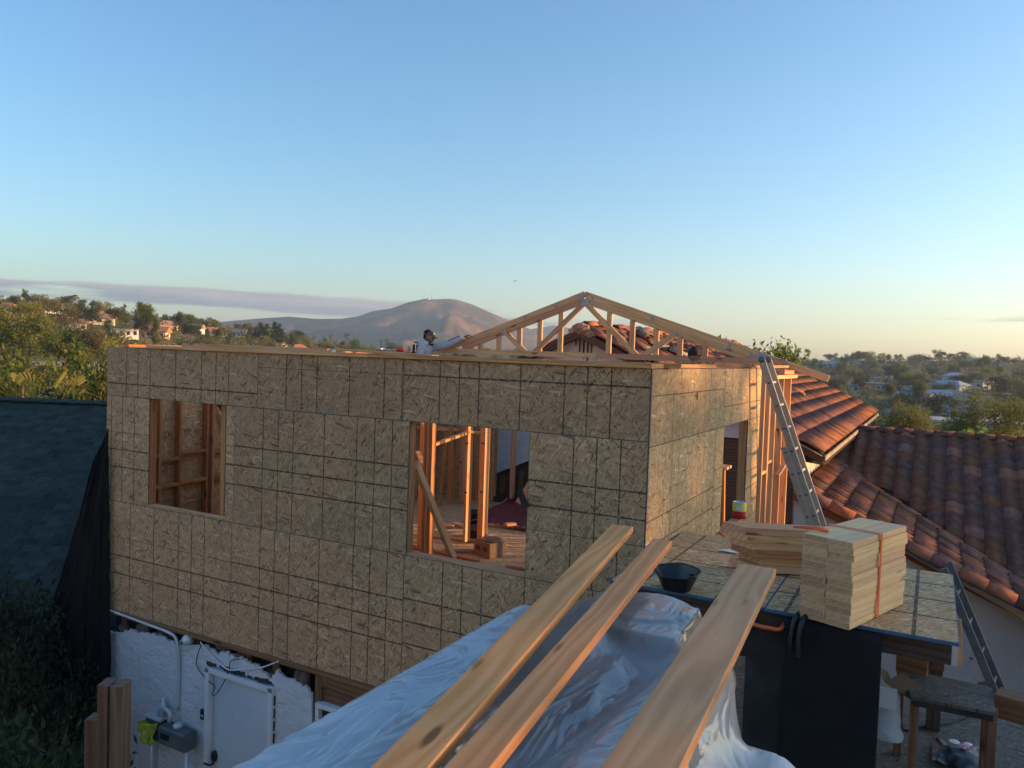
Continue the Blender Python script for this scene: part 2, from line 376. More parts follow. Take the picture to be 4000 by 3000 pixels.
for j in range(len(rs)-1):
    for i in range(na):
        k = (i+1) % na; Fc.append([j*na+i, (j+1)*na+i, (j+1)*na+k, j*na+k])
tag(mobj('ground', V, [f[::-1] for f in Fc], M['ground'], smooth=True), kind='structure')
# mountain and its lower shoulders: skyline in photo pixels, carved by spurs and gullies
SKY = [(300, 1280), (560, 1275), (832, 1260), (900, 1253), (1000, 1244), (1127, 1236), (1226, 1245), (1325, 1244), (1393, 1235), (1447, 1215), (1520, 1204), (1588, 1179), (1646, 1167), (1696, 1168), (1750, 1166), (1777, 1170), (1836, 1188), (1904, 1219), (1976, 1249), (2040, 1276), (2130, 1310), (2300, 1352), (2500, 1385), (2700, 1400)]
def crest(az):
    px = 2000+CF*math.tan(rad(az))
    for (a, p), (b, q) in zip(SKY, SKY[1:]):
        if a <= px <= b:
            t = (px-a)/(b-a); py = p+(q-p)*t
            v = ray(px, py); return v.z/math.hypot(v.x, v.y)
    return .0
def ridged(x, y):
    s = 0; a = 1.0
    for i in range(5):
        n = 1-abs(nz(x*2**i+11*i, y*2**i+4*i, 2.2*i)); s += a*n*n; a *= .52
    return s/2.0
R0, R1 = 2500., 4300.
def mountain(name, cf, az0, az1, r0, rc, r1, base, mat, seed=0, na=230, nr=90):
    V = []; Fc = []
    for j in range(nr+1):
        t = j/nr; r = r0+(r1-r0)*t
        for i in range(na+1):
            az = az0+(az1-az0)*i/na
            x, y = pol(az, r); H = max(0, cf(az)*rc+5.5-base)
            if r <= rc:
                u = (r-r0)/(rc-r0); sh = u**1.25
            else:
                u = (r-rc)/(r1-rc); sh = max(0, 1-u*u)
            carve = (1.0-ridged(x/310+seed, y/475+seed))
            w = 4*sh*(1-sh) if r <= rc else 1-sh
            z = base+H*sh - H*.62*carve*min(1, w)*1.0 + (H*.16*w*ridged(x/130, y/150) if r < rc else 0)
            V.append((x, y, max(base-6, z)))
    for j in range(nr):
        for i in range(na): Fc.append([j*(na+1)+i, j*(na+1)+i+1, (j+1)*(na+1)+i+1, (j+1)*(na+1)+i])
    o = mobj(name, V, Fc, mat, smooth=True); tag(o, kind='structure'); return o
mountain('mountain', crest, -32, 14, 1000, 2100, 2900, -22, M['chaparral'])
S2 = [(1900, 1330), (2036, 1290), (2090, 1281), (2152, 1271), (2221, 1281), (2300, 1292), (2420, 1300), (2600, 1330), (2800, 1380), (3000, 1410)]
def crest2(az):
    px = 2000+CF*math.tan(rad(az))
    for (a, p), (b, q) in zip(S2, S2[1:]):
        if a <= px <= b:
            t = (px-a)/(b-a); v = ray(px, p+(q-p)*t); return v.z/math.hypot(v.x, v.y)
    return .0
mountain('mountain_shoulder', crest2, -3, 19, 2350, 2850, 3100, -22, M['chaparral'], 4.0, 110, 40)
# masts on the summit and on the slope
def mast(px, py0, py1, r, label, dish=False, w=1.2):
    az = math.degrees(math.atan2(px-2000, CF)); b = ray(px, py1); t = ray(px, py0)
    k = r/math.hypot(b.x, b.y); p = EYE+b*k; q = EYE+t*(r/math.hypot(t.x, t.y))
    g = thing('radio_mast', label, 'mast', p, 'radio masts on the mountain')
    p = p-Vector((0, 0, 6))
    for sx, sy in ((-1, -1), (1, -1), (0, 1)):
        tube('leg', [p+Vector((sx*w*2, sy*w*2, 0)), q+Vector((sx*.2, sy*.2, 0))], .11, M['metal_grey'], g, 4)
    for k in range(1, 6):
        z = p.lerp(q, k/6); s = w*2*(1-k/6)+.2
        tube('brace', [z+Vector((-s, -s, 0)), z+Vector((s, -s, 0)), z+Vector((0, s, 0)), z+Vector((-s, -s, 0))], .05, M['metal_grey'], g, 4)
for px, a, b, l in ((1655, 1153, 1167, 'radio mast at the near end of the mountain summit'), (1685, 1143, 1168, 'tallest thin radio mast on the mountain summit'), (1727, 1157, 1167, 'short radio mast on the middle of the summit'), (1738, 1155, 1167, 'radio mast beside the short one in the middle of the summit'), (1765, 1156, 1169, 'stout radio mast near the far end of the summit'), (1776, 1158, 1171, 'last radio mast where the summit drops away')):
    mast(px, a, b+3, 2092, l, w=.6)
for px, a, b, l in ((1596, 1279, 1296, 'lone thin mast low on the shaded slope'), (1617, 1274, 1292, 'first mast of the sunlit cluster low on the slope'), (1625, 1270, 1291, 'tall middle mast of the sunlit cluster low on the slope'), (1629, 1276, 1294, 'last mast of the sunlit cluster low on the slope'), (1741, 1295, 1317, 'thin mast on the slope behind the reaching arm')):
    mast(px, a, b+3, 1400, l, w=.4)
g = thing('relay_station', 'low white relay building on the mountain summit', 'building', EYE+ray(1672, 1168)*(2093/math.hypot(ray(1672, 1168).x, ray(1672, 1168).y)))
p = Vector(g.location)
box('wall', p+Vector((-4.5, -2.5, -3)), p+Vector((4.5, 2.5, 1.5)), M['white_paint'], g); box('roof', p+Vector((-5, -3, 1.5)), p+Vector((5, 3, 1.9)), M['metal_grey'], g)
# ------------------------------------------------------------------ the framed addition
Y0, XC, XL = 5.7, -1.88, -8.44
ZT, ZB = 5.415, 2.36
hs = thing('framed_house', 'two storey addition sheathed in strand board with black printed lines', 'house', (-5.1, 8, 0))
def panel(name, org, xa, ya, w, h, mat, parent, vl=(), hl=(), thin=(), cuts=(), t=.011, lw=.0118, edge=None, rim=.004):
    "sheathing sheet; org = lower left outside corner, printed lines cut into it as strips, window cut-outs left open"
    xa, ya = Vector(xa), Vector(ya); na = xa.cross(ya)
    def cutset(L, lines, ext):
        s = {0, L}
        for c, q in lines: s |= {max(0, c-q/2), min(L, c+q/2)}
        for e in ext: s |= {min(max(e, 0), L)}
        return sorted(s)
    vls = [(v, lw) for v in vl if .01 < v < w-.01]; hls = [(v, lw*1.25) for v in hl if .01 < v < h-.01]+[(v, lw*.45) for v in thin if .01 < v < h-.01]
    xs = cutset(w, vls, [c[0] for c in cuts]+[c[1] for c in cuts]+[rim, w-rim]); ys = cutset(h, hls, [c[2] for c in cuts]+[c[3] for c in cuts]+[rim, h-rim])
    V = []; idx = {}; Fc = []; mi = []
    def vid(i, j, k):
        if (i, j, k) not in idx: idx[(i, j, k)] = len(V); V.append((xs[i], ys[j], -t*k))
        return idx[(i, j, k)]
    def solid(i, j):
        if not (0 <= i < len(xs)-1 and 0 <= j < len(ys)-1): return False
        cx, cy_ = (xs[i]+xs[i+1])/2, (ys[j]+ys[j+1])/2
        return not any(c[0] < cx < c[1] and c[2] < cy_ < c[3] for c in cuts)
    for i in range(len(xs)-1):
        for j in range(len(ys)-1):
            if not solid(i, j): continue
            cx, cy_ = (xs[i]+xs[i+1])/2, (ys[j]+ys[j+1])/2
            ink = any(abs(cx-c) < q*.5 for c, q in vls) or any(abs(cy_-c) < q*.5 for c, q in hls)
            Fc.append([vid(i, j, 0), vid(i+1, j, 0), vid(i+1, j+1, 0), vid(i, j+1, 0)]); mi.append(2 if (cx < rim or cx > w-rim or cy_ < rim or cy_ > h-rim) else 1 if ink else 0)
            Fc.append([vid(i, j+1, 1), vid(i+1, j+1, 1), vid(i+1, j, 1), vid(i, j, 1)]); mi.append(0)
            for di, dj, a, b in ((-1, 0, (i, j+1), (i, j)), (1, 0, (i+1, j), (i+1, j+1)), (0, -1, (i, j), (i+1, j)), (0, 1, (i+1, j+1), (i, j+1))):
                if not solid(i+di, j+dj):
                    Fc.append([vid(*a, 0), vid(*a, 1), vid(*b, 1), vid(*b, 0)][::-1]); mi.append(2)
    mw = Matrix((xa, ya, na)).transposed().to_4x4(); mw.translation = Vector(org)
    return mobj(name, V, Fc, [M[mat], M[mat+'_ink'], M[edge] if edge else M['edge_paint']], parent, midx=mi, mw=mw)
G = 0.0
fw = thing_part = bpy.data.objects.new('front_wall', None); link(fw, hs, Matrix.Translation((0, 0, 0)))
def fp(x0, x1, z0, z1, vl, hl, thin=(), cuts=(), dy=0.0):
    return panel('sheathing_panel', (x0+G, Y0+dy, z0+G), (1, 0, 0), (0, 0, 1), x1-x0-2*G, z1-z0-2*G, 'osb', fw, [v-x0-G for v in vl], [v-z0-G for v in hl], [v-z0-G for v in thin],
                 [(a-x0-G, b-x0-G, c-z0-G, d-z0-G) for a, b, c, d in cuts])
W1 = (-7.685, -6.46, 3.66, 4.856); W2 = (-4.12, -2.91, 3.66, 4.856)
fp(XL, -6.02, 4.856, ZT, (-8.09, -7.89, -7.68, -7.26, -6.85, -6.63, -6.44), (5.0,))
fp(-6.02, -4.2, 4.856, ZT, (-5.63, -5.43, -5.23, -4.83, -4.42, -4.215), (), (5.27,), dy=.001)
fp(-4.2, XC, 4.856, ZT, (-3.81, -3.61, -3.41, -3.01, -2.61, -2.41, -2.21), (5.27,))
fp(XL, -6.335, 3.64, 4.856, (-8.35, -8.15, -7.94), (4.24, 4.04), (4.44,), (W1,))
fp(-6.335, W2[0], 3.64, 4.856, (-5.93, -5.72, -5.52, -5.12, -4.72, -4.51, -4.31), (4.445, 4.245, 4.045), dy=-.0015)
fp(W2[1], XC, 3.64, 4.856, (-2.51, -2.31, -2.11), (4.46, 4.25), (4.05,))
fp(XL, -6.35, ZB, 3.64, (-7.99, -7.58, -7.17, -6.96, -6.76), (3.01, 2.80), (3.22,))
fp(-6.35, -4.14, ZB, 3.64, (-5.94, -5.74, -5.54, -5.15, -4.73, -4.53, -4.33), (3.225, 3.02, 2.815), dy=-.0012)
fp(-4.14, XC, ZB, 3.64, (-3.72, -3.52, -3.32, -2.91, -2.5, -2.3, -2.1), (3.245, 3.04, 2.835))
rw = bpy.data.objects.new('side_wall', None); link(rw, hs, Matrix.Translation((0, 0, 0)))
def rp(y0, y1, z0, z1, vl, hl, thin=(), cuts=(), dx=0.0):
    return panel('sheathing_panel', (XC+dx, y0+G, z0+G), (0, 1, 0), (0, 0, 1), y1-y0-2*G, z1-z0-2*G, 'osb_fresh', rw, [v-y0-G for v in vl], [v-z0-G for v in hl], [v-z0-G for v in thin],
                 [(a-y0-G, b-y0-G, c-z0-G, d-z0-G) for a, b, c, d in cuts], lw=.0075)
W3 = (8.09, 9.26, 3.68, 4.815); YE = 9.93
rp(Y0-.011, 8.05, 4.815, ZT, (6.08, 6.27, 6.48, 6.88, 7.27, 7.47, 7.68), (5.205,))
rp(8.05, YE, 4.815, ZT, (8.35, 8.74, 9.04, 9.3), (5.02,), dx=.001)
rp(Y0-.011, 7.74, 3.64, 4.815, (6.1, 6.3, 6.5, 6.92, 7.12, 7.32), (4.235, 4.03), (4.43,))
rp(7.74, YE, 3.64, 4.815, (9.5, 9.7), (4.4, 4.2, 4.0), (), (W3,), dx=.001)
rp(Y0-.011, 7.9, ZB, 3.64, (6.1, 6.3, 6.5, 6.92, 7.12, 7.32), (3.2, 3.0, 2.8))
rp(7.9, YE, ZB, 3.64, (8.3, 8.5, 8.9, 9.3), (3.2, 3.0, 2.8), dx=.001)
# left and rear walls, seen from inside
lw_ = bpy.data.objects.new('end_wall', None); link(lw_, hs, Matrix.Translation((0, 0, 0)))
for y0, y1 in ((Y0+.012, 8.1), (8.1, 10.5), (10.5, 12.3)):
    for z0, z1, i in ((ZB, 3.5, 0), (3.5, 4.72, 1), (4.72, ZT, 0)):
        panel('sheathing_panel', (XL, y1-G, z0+G), (0, -1, 0), (0, 0, 1), y1-y0-2*G, z1-z0-2*G, 'osb_fresh', lw_, (.4, .8, 1.2, 1.6), (.4,), lw=.006)
FL = 2.75
red, fir = M['fir_red'], M['fir']
def stud(x, y, z0=FL+.04, z1=5.33, w=.038, d=.089, mat=red, along='x', parent=hs, name='stud'):
    "vertical stud, w along the wall, d through it"
    a, b = (w, d) if along == 'x' else (d, w)
    return board(name, (x, y, z0), (x, y, z1), b, a, mat, parent, up=(1, 0, 0))
yf = Y0+.012+.0445
for x in (XL+.07, -8.03, W1[0]-.02, W1[0]-.06, W1[1]+.02, W1[1]+.06, -5.93, -5.52, -5.12, -4.72, -4.31, W2[0]-.02, W2[0]-.06, W2[1]+.02, W2[1]+.06, -2.51, -2.11, XC-.035): stud(x, yf, parent=fw)
for a, b, _, zt in (W1, W2):
    board('header', (a-.0, yf, zt+.07+.001), (b+.0, yf, zt+.07+.001), .089, .14, red, fw)
    board('sill', (a, yf-.004, 3.66-.017), (b, yf-.004, 3.66-.017), .094, .036, M['fir'], fw)
    for x in (a+.2, b-.2, (a+b)/2): stud(x, yf, z1=3.622, parent=fw)
board('bottom_plate', (XL+.02, yf, FL+.019), (XC-.02, yf, FL+.019), .089, .036, red, fw)
for y in (5.95, 6.35, 6.64, 7.06, 7.155, 7.6, 8.0, 8.4, 8.8, 9.2, 9.6, 10.0, 10.4, 10.8, 11.2, 11.6, 12.0): stud(XL+.012+.0445, y, along='y', parent=lw_, mat=red if y != 7.155 else fir)
xb = XL+.012+.0445
for y0, y1, z in ((6.37, 6.62, 4.03), (6.37, 6.62, 3.70), (6.66, 7.04, 4.09), (6.66, 7.04, 3.715), (7.18, 7.58, 4.06), (7.18, 7.58, 3.72), (5.97, 6.33, 4.09), (5.97, 6.33, 3.7)):
    board('blocking', (xb, y0, z), (xb, y1, z), .089, .038, red, lw_)
board('brace', (xb+.06, 7.2, 4.72), (xb+.06, 7.75, 4.1), .038, .09, M['fir_brown'], lw_, up=(1, 0, 0))
xr = XC-.012-.0445
for y in (5.84, 6.25, 6.65, 7.06, 7.47, 7.87, W3[0]-.02, W3[1]+.02, 9.66, YE-.03, 10.3, 10.7, 11.1, 11.5, 11.9, 12.2): stud(xr, y, along='y', parent=rw, mat=fir if y > 9.9 else red)
board('header', (xr, W3[0], W3[3]+.07), (xr, W3[1], W3[3]+.07), .089, .14, red, rw)
board('sill', (xr+.004, W3[0], 3.68-.017), (xr+.004, W3[1], 3.68-.017), .094, .036, M['fir_red'], rw)
for y in (8.3, 8.68, 9.06): stud(xr, y, z1=3.64, along='y', parent=rw)
board('stud_block', (xr, 10.32, 4.05), (xr, 10.68, 4.05), .089, .038, fir, rw); board('stud_block', (xr, 10.72, 4.15), (xr, 11.08, 4.15), .089, .038, fir, rw)
board('bottom_plate', (xr, Y0+.1, FL+.019), (xr, 12.25, FL+.019), .089, .036, red, rw)
# floor deck with its rim, top plates
panel('floor_deck', (XL+.02, Y0+.014, FL), (1, 0, 0), (0, 1, 0), XC-XL-.04, 6.7, 'osb_fresh', hs, t=.02)
for x in [XL+.35+.405*i for i in range(16)]: board('floor_joist', (x, Y0+.06, FL-.021-.12), (x, 12.3, FL-.021-.12), .038, .235, M['fir_old'], hs)
board('rim_board', (XL, Y0+.018, ZB-.03), (XC, Y0+.018, ZB-.03), .036, .055, M['fir_brown'], hs)
tp = [((-7.72, yf-.045, 5.434), (-4.6, yf-.045, 5.434)), ((-4.6, yf-.045, 5.434), (XC+.0, yf-.045, 5.434)), ((-8.42, yf+.02, 5.376), (-1.9, yf+.02, 5.376))]
for i, (a, b) in enumerate(tp): board('top_plate', a, b, .089, .036, M['fir'] if i == 0 else red, fw)
for a, b in (((xr, Y0+.1, 5.434), (xr, 9.0, 5.434)), ((xr, 9.0, 5.434), (xr, 12.3, 5.434))): board('top_plate', a, b, .089, .036, red, rw)
board('top_plate', (xb, Y0+.2, 5.434), (xb, 12.3, 5.434), .089, .036, red, lw_)
# inside framing seen through the window near the corner
iw = bpy.data.objects.new('partition_wall', None); link(iw, hs, Matrix.Translation((0, 0, 0)))
def istud(px, py, w=.038, d=.089, mat=fir, along='x', z1=5.33, dy=0):
    p = PZ(1500+px*.4219, 1580+py*.4219, FL); return stud(p.x, p.y+dy, w=w, d=d, mat=mat, along=along, parent=iw, z1=z1), p
pl = PY(1648, 1900, 8.8); pl.z = FL; stud(pl.x, pl.y, w=.089, d=.038, mat=fir, parent=iw); stud(pl.x-.16, pl.y+.25, mat=red, parent=iw)
_, p6 = istud(715, 915, .089, .038); _, p9 = istud(840, 905, .089, .038, red)
_, p7 = istud(762, 1290, .038, .14); _, p8 = istud(905, 1282, .09, .14, fir)
_, p11 = istud(1180, 885, .06, .09); istud(1015, 868, .05, .09, red); istud(600, 940, .06, .05, red)
q = Vector((pl.x+.42, pl.y-.75, FL)); 
for i, (dx, w, mt) in enumerate(((-.12, .09, red), (.16, .038, red), (.205, .038, fir), (.25, .038, red))): stud(q.x+dx, q.y, w=w, d=.089, mat=mt, parent=iw)
board('blocking', (pl.x-.05, pl.y, 4.55), (q.x+.16, q.y+.02, 4.5), .06, .038, fir, iw); board('blocking', (pl.x-.05, pl.y-.05, 4.1), (q.x+.1, q.y+.02, 4.06), .06, .038, fir, iw)
board('blocking', (q.x+.2, q.y, 4.3), (p7.x, p7.y, 4.36), .06, .036, red, iw); board('blocking', (p7.x, p7.y, 4.36), (p8.x, p8.y, 4.34), .06, .036, fir, iw)
board('bottom_plate', (pl.x-.3, pl.y, FL+.019), (pl.x+1.0, pl.y-.1, FL+.019), .089, .038, red, iw); board('bottom_plate', (p7.x-.6, p7.y+.02, FL+.019), (p8.x+.05, p8.y, FL+.019), .089, .036, red, iw)
board('bottom_plate', (p6.x-.5, p6.y, FL+.019), (p9.x+.3, p9.y, FL+.019), .089, .038, fir, iw)
a = PY(1500+300*.4219, 1580+560*.4219, Y0+.2); b = PY(1500+650*.4219, 1580+1440*.4219, Y0+.95)
board('brace', a, b, .038, .12, fir, iw, up=(.3, -1, .2))
pw = bpy.data.objects.new('sunblock_and_rear_wall', None); link(pw, hs, Matrix.Translation((0, 0, 0)))  # holds an unseen partition added to block the sun, plus the rear sheathing
panel('sheathing_panel', (-6.6, 5.82, FL+.04), (0, 1, 0), (0, 0, 1), 2.9, 2.55, 'osb_fresh', pw, (.4, .8, 1.2, 1.6, 2.0, 2.4), (1.2,))
for y in (5.86, 6.3, 6.7, 7.1, 7.5, 7.9, 8.3, 8.7): stud(-6.657, y, along='y', parent=pw)
panel('sheathing_panel', (-6.98, 12.30, FL+.04), (-1, 0, 0), (0, 0, 1), 1.4, 2.6, 'osb_fresh', pw, (.4, .8), (1.2,))
for x in (-7.05, -7.45, -7.85, -8.25): stud(x, 12.24, parent=pw)
for x in (-6.55, -6.1, -5.7): stud(x, 12.24, parent=pw, mat=fir)
board('blocking', (-7.0, 12.24, 4.35), (-5.7, 12.24, 4.35), .089, .038, fir, pw)
# rear wall: old stucco with the broken-off skirt of a roof line
rwv = thing('stucco_gable', 'white stucco gable end of the old house behind the truss', 'wall', (-5.6, 13.25, 0))
YG = 13.25
ga = [(-9.6, 3.0), (-7.45, 3.14), (-6.76, 3.45), (-4.6, 4.2), (-1.95, 4.2), (-1.95, 4.28), (-5.66, 5.87), (-9.6, 4.12)]
prism('stucco', [(x, z) for x, z in ga], .06, M['stucco'], rwv, Matrix(((1, 0, 0, 0), (0, 0, -1, YG+.06), (0, 1, 0, 0), (0, 0, 0, 1))))
box('old_sheathing', (-9.6, YG+.065, 0), (-1.95, YG+.1, 4.3), M['fir_old'], rwv)
for i, (x, w, h) in enumerate(((-5.78, .05, .30), (-5.70, .07, .42), (-5.62, .06, .5), (-5.55, .05, .36), (-5.86, .04, .18))):
    board('exposed_lath', (x, YG-.004, 5.86-abs(x+5.66)*.44), (x, YG-.004, 5.86-h), w, .02, M['fir_old'], rwv, up=(1, 0, 0))
for i in range(7): board('exposed_stud', (-7.3+i*.42, YG-.05, 2.76), (-7.3+i*.42, YG-.05, 3.1+i*.14), .038, .089, M['fir_brown'], rwv, up=(1, 0, 0))
# faded mill stamps on the inside of the end wall and on studs
for y_, z_ in ((6.47, 4.36), (6.86, 4.38)):
    for k in range(5): board('mill_stamp', (XL+.0135, y_-.10+.01*(k % 2), z_-.019*k), (XL+.0135, y_+.02-.03*(k % 2), z_-.019*k), .006, .002, M['ink_faint'], lw_, up=(1, 0, 0))
    for k in range(3): board('mill_stamp', (XL+.0135, y_+.055+.02*k, z_-.06), (XL+.0135, y_+.055+.02*k, z_), .007, .002, M['ink_faint'], lw_, up=(1, 0, 0))
for p_ in (p7, p8, p6):
    for z_ in (3.5, 4.2): board('grade_stamp', (p_.x-.02, p_.y-.0712, z_), (p_.x+.03, p_.y-.0712, z_), .002, .018, M['ink'], iw)
# things on the deck inside
def cbox(name, label, px, py, w, d, h, rz, mat, marks=True):
    p = PZ(px, py, FL+.003); g = thing(name, label, 'box', p)
    R = Matrix.Translation(p)@Matrix.Rotation(rz, 4, 'Z')
    minst('carton', board_mesh(w, d, h, mat, .004), g, R@Matrix.Translation((-w/2, 0, h/2)))
    for s in (-1, 1):
        minst('flap', board_mesh(w*.98, d*.30, .004, mat, .001), g, R@Matrix.Translation((-w*.49, s*d*.2, h+.03))@Matrix.Rotation(s*.45, 4, 'X'))
    if marks:
        for s in (-.25, .22): minst('print', board_mesh(w*.24, .002, h*.28, M['clay_dark'], .0005), g, R@Matrix.Translation((s*w-.12*w, -d/2-.002, h*.55)))
        minst('paper', board_mesh(w*.3, .06, .003, M['paper'], .0005), g, R@Matrix.Translation((0, -d*.1, h+.085)))
    return g
cbox('cardboard_box', 'open cardboard box on the deck below the corner window', 1910, 2168, .34, .26, .2, -.35, M['card'])
b0 = PZ(1852, 2096, FL+.003); bk = thing('bucket', 'black plastic bucket standing between studs inside', 'bucket', b0)
lathe('pail', [(.12, 0), (.15, .36), (.158, .36), (.158, .38), (.14, .38), (.112, .012), (0, .012)], M['black_plastic'], bk, mw=Matrix.Translation(b0))
lathe('label_band', [(.1335, .12), (.1415, .22), (.1445, .22), (.1365, .12)], M['clay_dark'], bk, mw=Matrix.Translation(b0))
tube('handle', [b0+Vector((-.155, 0, .36)), b0+Vector((-.14, -.12, .3)), b0+Vector((0, -.17, .27)), b0+Vector((.14, -.12, .3)), b0+Vector((.155, 0, .36))], .004, M['steel'], bk, 5)
c0 = PZ(2000, 2050, FL+.02)
cs = thing('corrugated_sheet', 'dark red corrugated roofing sheet lying on the deck inside', 'roof sheet', c0)
grid('sheet', lambda u, v: c0+Vector((-.75+1.5*u, -.25+1.7*v, .03+.018*math.sin(u*2*math.pi*14)+.10*v)), 168, 3, plain('red_sheet', (.16, .02, .022), .45), cs, thick=.002)
for i, (px, py, L, rz, nm, lb) in enumerate(((1985, 2056, .8, .15, 'lumber_offcut', 'long wood offcut in front of the red corrugated sheet'), (1994, 2048, .16, 1.0, 'wood_block', 'short sunlit wood block lying on the red sheet'), (1755, 2055, .14, .4, 'wood_block', 'small sunlit wood block between the inner studs'), (1800, 2052, .3, -.3, 'lumber_offcut', 'sunlit wood offcut beside the bucket'), (2025, 2215, .3, .2, 'wood_block', 'thick wood block near the window sill inside'), (1830, 2150, .7, .55, 'lumber_offcut', 'wood offcut leaning along the deck toward the cardboard box'))):
    p = PZ(px, py, FL+.03+(.12 if i == 1 else 0)); d = Vector((math.cos(rz), math.sin(rz), 0))*L/2
    tag(board(nm, p-d, p+d, .09, .04, fir), lb, 'lumber')
p = PZ(2030, 2000, FL+.005)
lf = thing('leaning_panel', 'wood panel leaning against the inner wall by the corner window', 'panel', p)
board('sheet', p, p+Vector((.12, .35, .45)), .35, .02, M['fir'], lf, up=(0, -1, .8)); board('cleat', p+Vector((.0, .1, .2)), p+Vector((.3, .1, .2)), .04, .03, M['fir_red'], lf)
tag(tube('white_cable', spline([PZ(1500+1140*.4219, 1580+870*.4219, FL+.25), PZ(1500+1100*.4219, 1580+905*.4219, FL+.02), PZ(1500+1065*.4219, 1580+930*.4219, FL+.015), PZ(1500+1190*.4219, 1580+945*.4219, FL+.015)], 6), .009, M['white_paint'], n=6), 'white cable looped on the deck near the old stucco wall', 'cable')
p = PY(2050, 1962, Y0-.03); bt = thing('rubber_strap', 'short black rubber strap folded over the edge of the corner window', 'strap', p)
board('strap_front', p+Vector((-.05, -.006, .09)), p+Vector((.02, -.006, -.04)), .06, .008, M['black'], bt, up=(0, -1, 0)); board('strap_side', p+Vector((-.052, .0, .09)), p+Vector((-.07, .07, .05)), .05, .01, M['black'], bt)
# tin can on the side window sill
p = PX(2887, 2015, XC-.03); p.z = 3.682
cn_ = thing('tin_can', 'yellow and red tin can on the sill of the side window', 'can', p)
lathe('can_body', [(.001, 0), (.078, 0), (.078, .05), (.078, .085), (.078, .185), (.074, .19), (.07, .18), (.07, .02), (0, .02)], None, cn_, 24, Matrix.Translation(p), mats=[M['red'], M['yellow'], M['steel']], midx=[0, 0, 0, 1, 2, 2, 2, 2])
v = -ray(2887, 2015).normalized(); a0 = math.atan2(v.y, v.x)
V = []; Fc = []
for i in range(7):
    a = a0-.1+(i-3)*.16
    for z in (.10, .155): V.append(p+Vector((.0792*math.cos(a), .0792*math.sin(a), z)))
for i in range(6): Fc.append([2*i, 2*i+2, 2*i+3, 2*i+1])
mobj('label', V, Fc, M['paper'], cn_)
tag(tube('extension_lead', spline([PX(2815, 2080, XC-.05), PX(2815, 2083, XC+.04), PX(2832, 2100, XC+.06), PX(2845, 2128, XC+.07), (XC+.10, 8.25, 3.2), (XC+.15, 8.2, 2.7)], 6), .011, M['orange'], n=8), 'orange extension cord hanging out of the side window', 'cord')
p = PX(2725, 1548, XC+.012)
lathe('hole_shade', [(.0, 0), (.018, 0), (.0, .003)], M['gap_shade'], hs, 10, Matrix.Translation(p)@Matrix.Rotation(math.pi/2, 4, 'Y')@Matrix.Diagonal((2.2, 1, 1, 1)))  # dark disc painted as the shade inside a hole in the sheet

# loose boards on top of the front wall
def loose(px0, py0, px1, py1, y0, y1, w, h, mat, label):
    a, b = PY(px0, py0, y0), PY(px1, py1, y1)
    z = max(a.z, 5.452+h/2)
    return tag(board('lumber_board', a, b, w, h, mat), label, 'lumber', 'boards lying on the wall top')
loose(725, 1347, 1290, 1370, yf-.02, yf-.02, .089, .038, M['fir'], 'pale board on the front wall top, white tag on its end')
p = PY(1306, 1371, yf-.066); tag(box('paper_tag', p+Vector((-.03, -.006, -.012)), p+Vector((.02, -.003, .012)), M['paper'], ch=.001), 'small white printed tag on the end of a wall top board', 'tag')
loose(1318, 1365, 1700, 1391, yf+.06, yf+.03, .12, .02, M['fir'], 'thin pale board lying aslant on the front wall top')
loose(1560, 1391, 2130, 1411, yf+.01, yf-.01, .089, .03, M['fir_red'], 'pinkish thin board on the wall top below the worker')
loose(2040, 1411, 2660, 1429, yf-.03, yf+.35, .1, .038, M['fir_red'], 'reddish board overhanging the wall corner below the truss')
loose(2690, 1428, 2935, 1427, 7.0, 9.4, .12, .038, M['fir_brown'], 'short dark board on the side wall top beside the ladder')
# pistol-shaped nail gun lying on the wall top
p = PY(1524, 1370, yf+.25); p.z = 5.49
hm = thing('hammer', 'hammer with red grip lying on the front wall top', 'hammer', p)
d = Vector((.17, .03, 0))
tube('shaft', [p-d*.5, p+d*.42], .007, M['steel'], hm, 8); tube('grip', [p+d*.40, p+d*.5, p+d*.85], [.012, .017, .016], M['red'], hm, 10)
tube('head', [p-d*.5+Vector((-.01, .05, .006)), p-d*.5+Vector((.01, -.05, .006))], [.010, .013], M['steel'], hm, 8)

# ------------------------------------------------------------------ the roof truss
YT = 12.15
def T(px, py, dy=0): return PY(px, py, YT+dy)
tr = thing('roof_truss', 'wooden roof truss with steel plates standing on the addition', 'roof truss', (-5.2, YT, 5.42))
apx, apz = -5.245, T(2286, 1137).z
zb0 = 5.455
lh, rt = T(1722, 1384), T(3237, 1480)
sL = (apz-5.565)/(apx+8.06); sR = (apz-T(3237, 1466).z)/(T(3237, 1466).x-apx)
def chord(name, a, b, mat=fir, w=.038, h=.1): return board(name, a, b, w, h, mat, tr)
d = .052
for o_ in (0, 1):
    dz = -d-o_*.108; yo = YT+.004*o_
    chord('top_chord', (-8.06+(.42 if o_ else 0), yo, apz-sL*(apx+8.06-(.42 if o_ else 0))+dz), (apx, yo, apz+dz))
    chord('top_chord', (apx, yo, apz+dz), (rt.x-(.62 if o_ else 0), yo, apz-sR*(rt.x-(.62 if o_ else 0)-apx)+dz))
chord('bottom_chord', (-8.2, YT-.007, zb0+.046), (-5.0, YT-.007, zb0+.046), h=.09); chord('bottom_chord', (-5.0, YT-.007, zb0+.046), (-1.95, YT-.007, zb0+.046), h=.09)
def topz(x): return apz-(sL*(apx-x) if x < apx else sR*(x-apx))-.205
for px in (1876, 1948, 2028, 2107, 2188, 2377, 2468, 2562, 2656, 2755):
    x = T(px, 1350).x
    if topz(x) > zb0+.12: board('vertical_web', (x, YT+.004, zb0+.09), (x, YT+.004, topz(x)), .038, .089, fir, tr, up=(1, 0, 0))
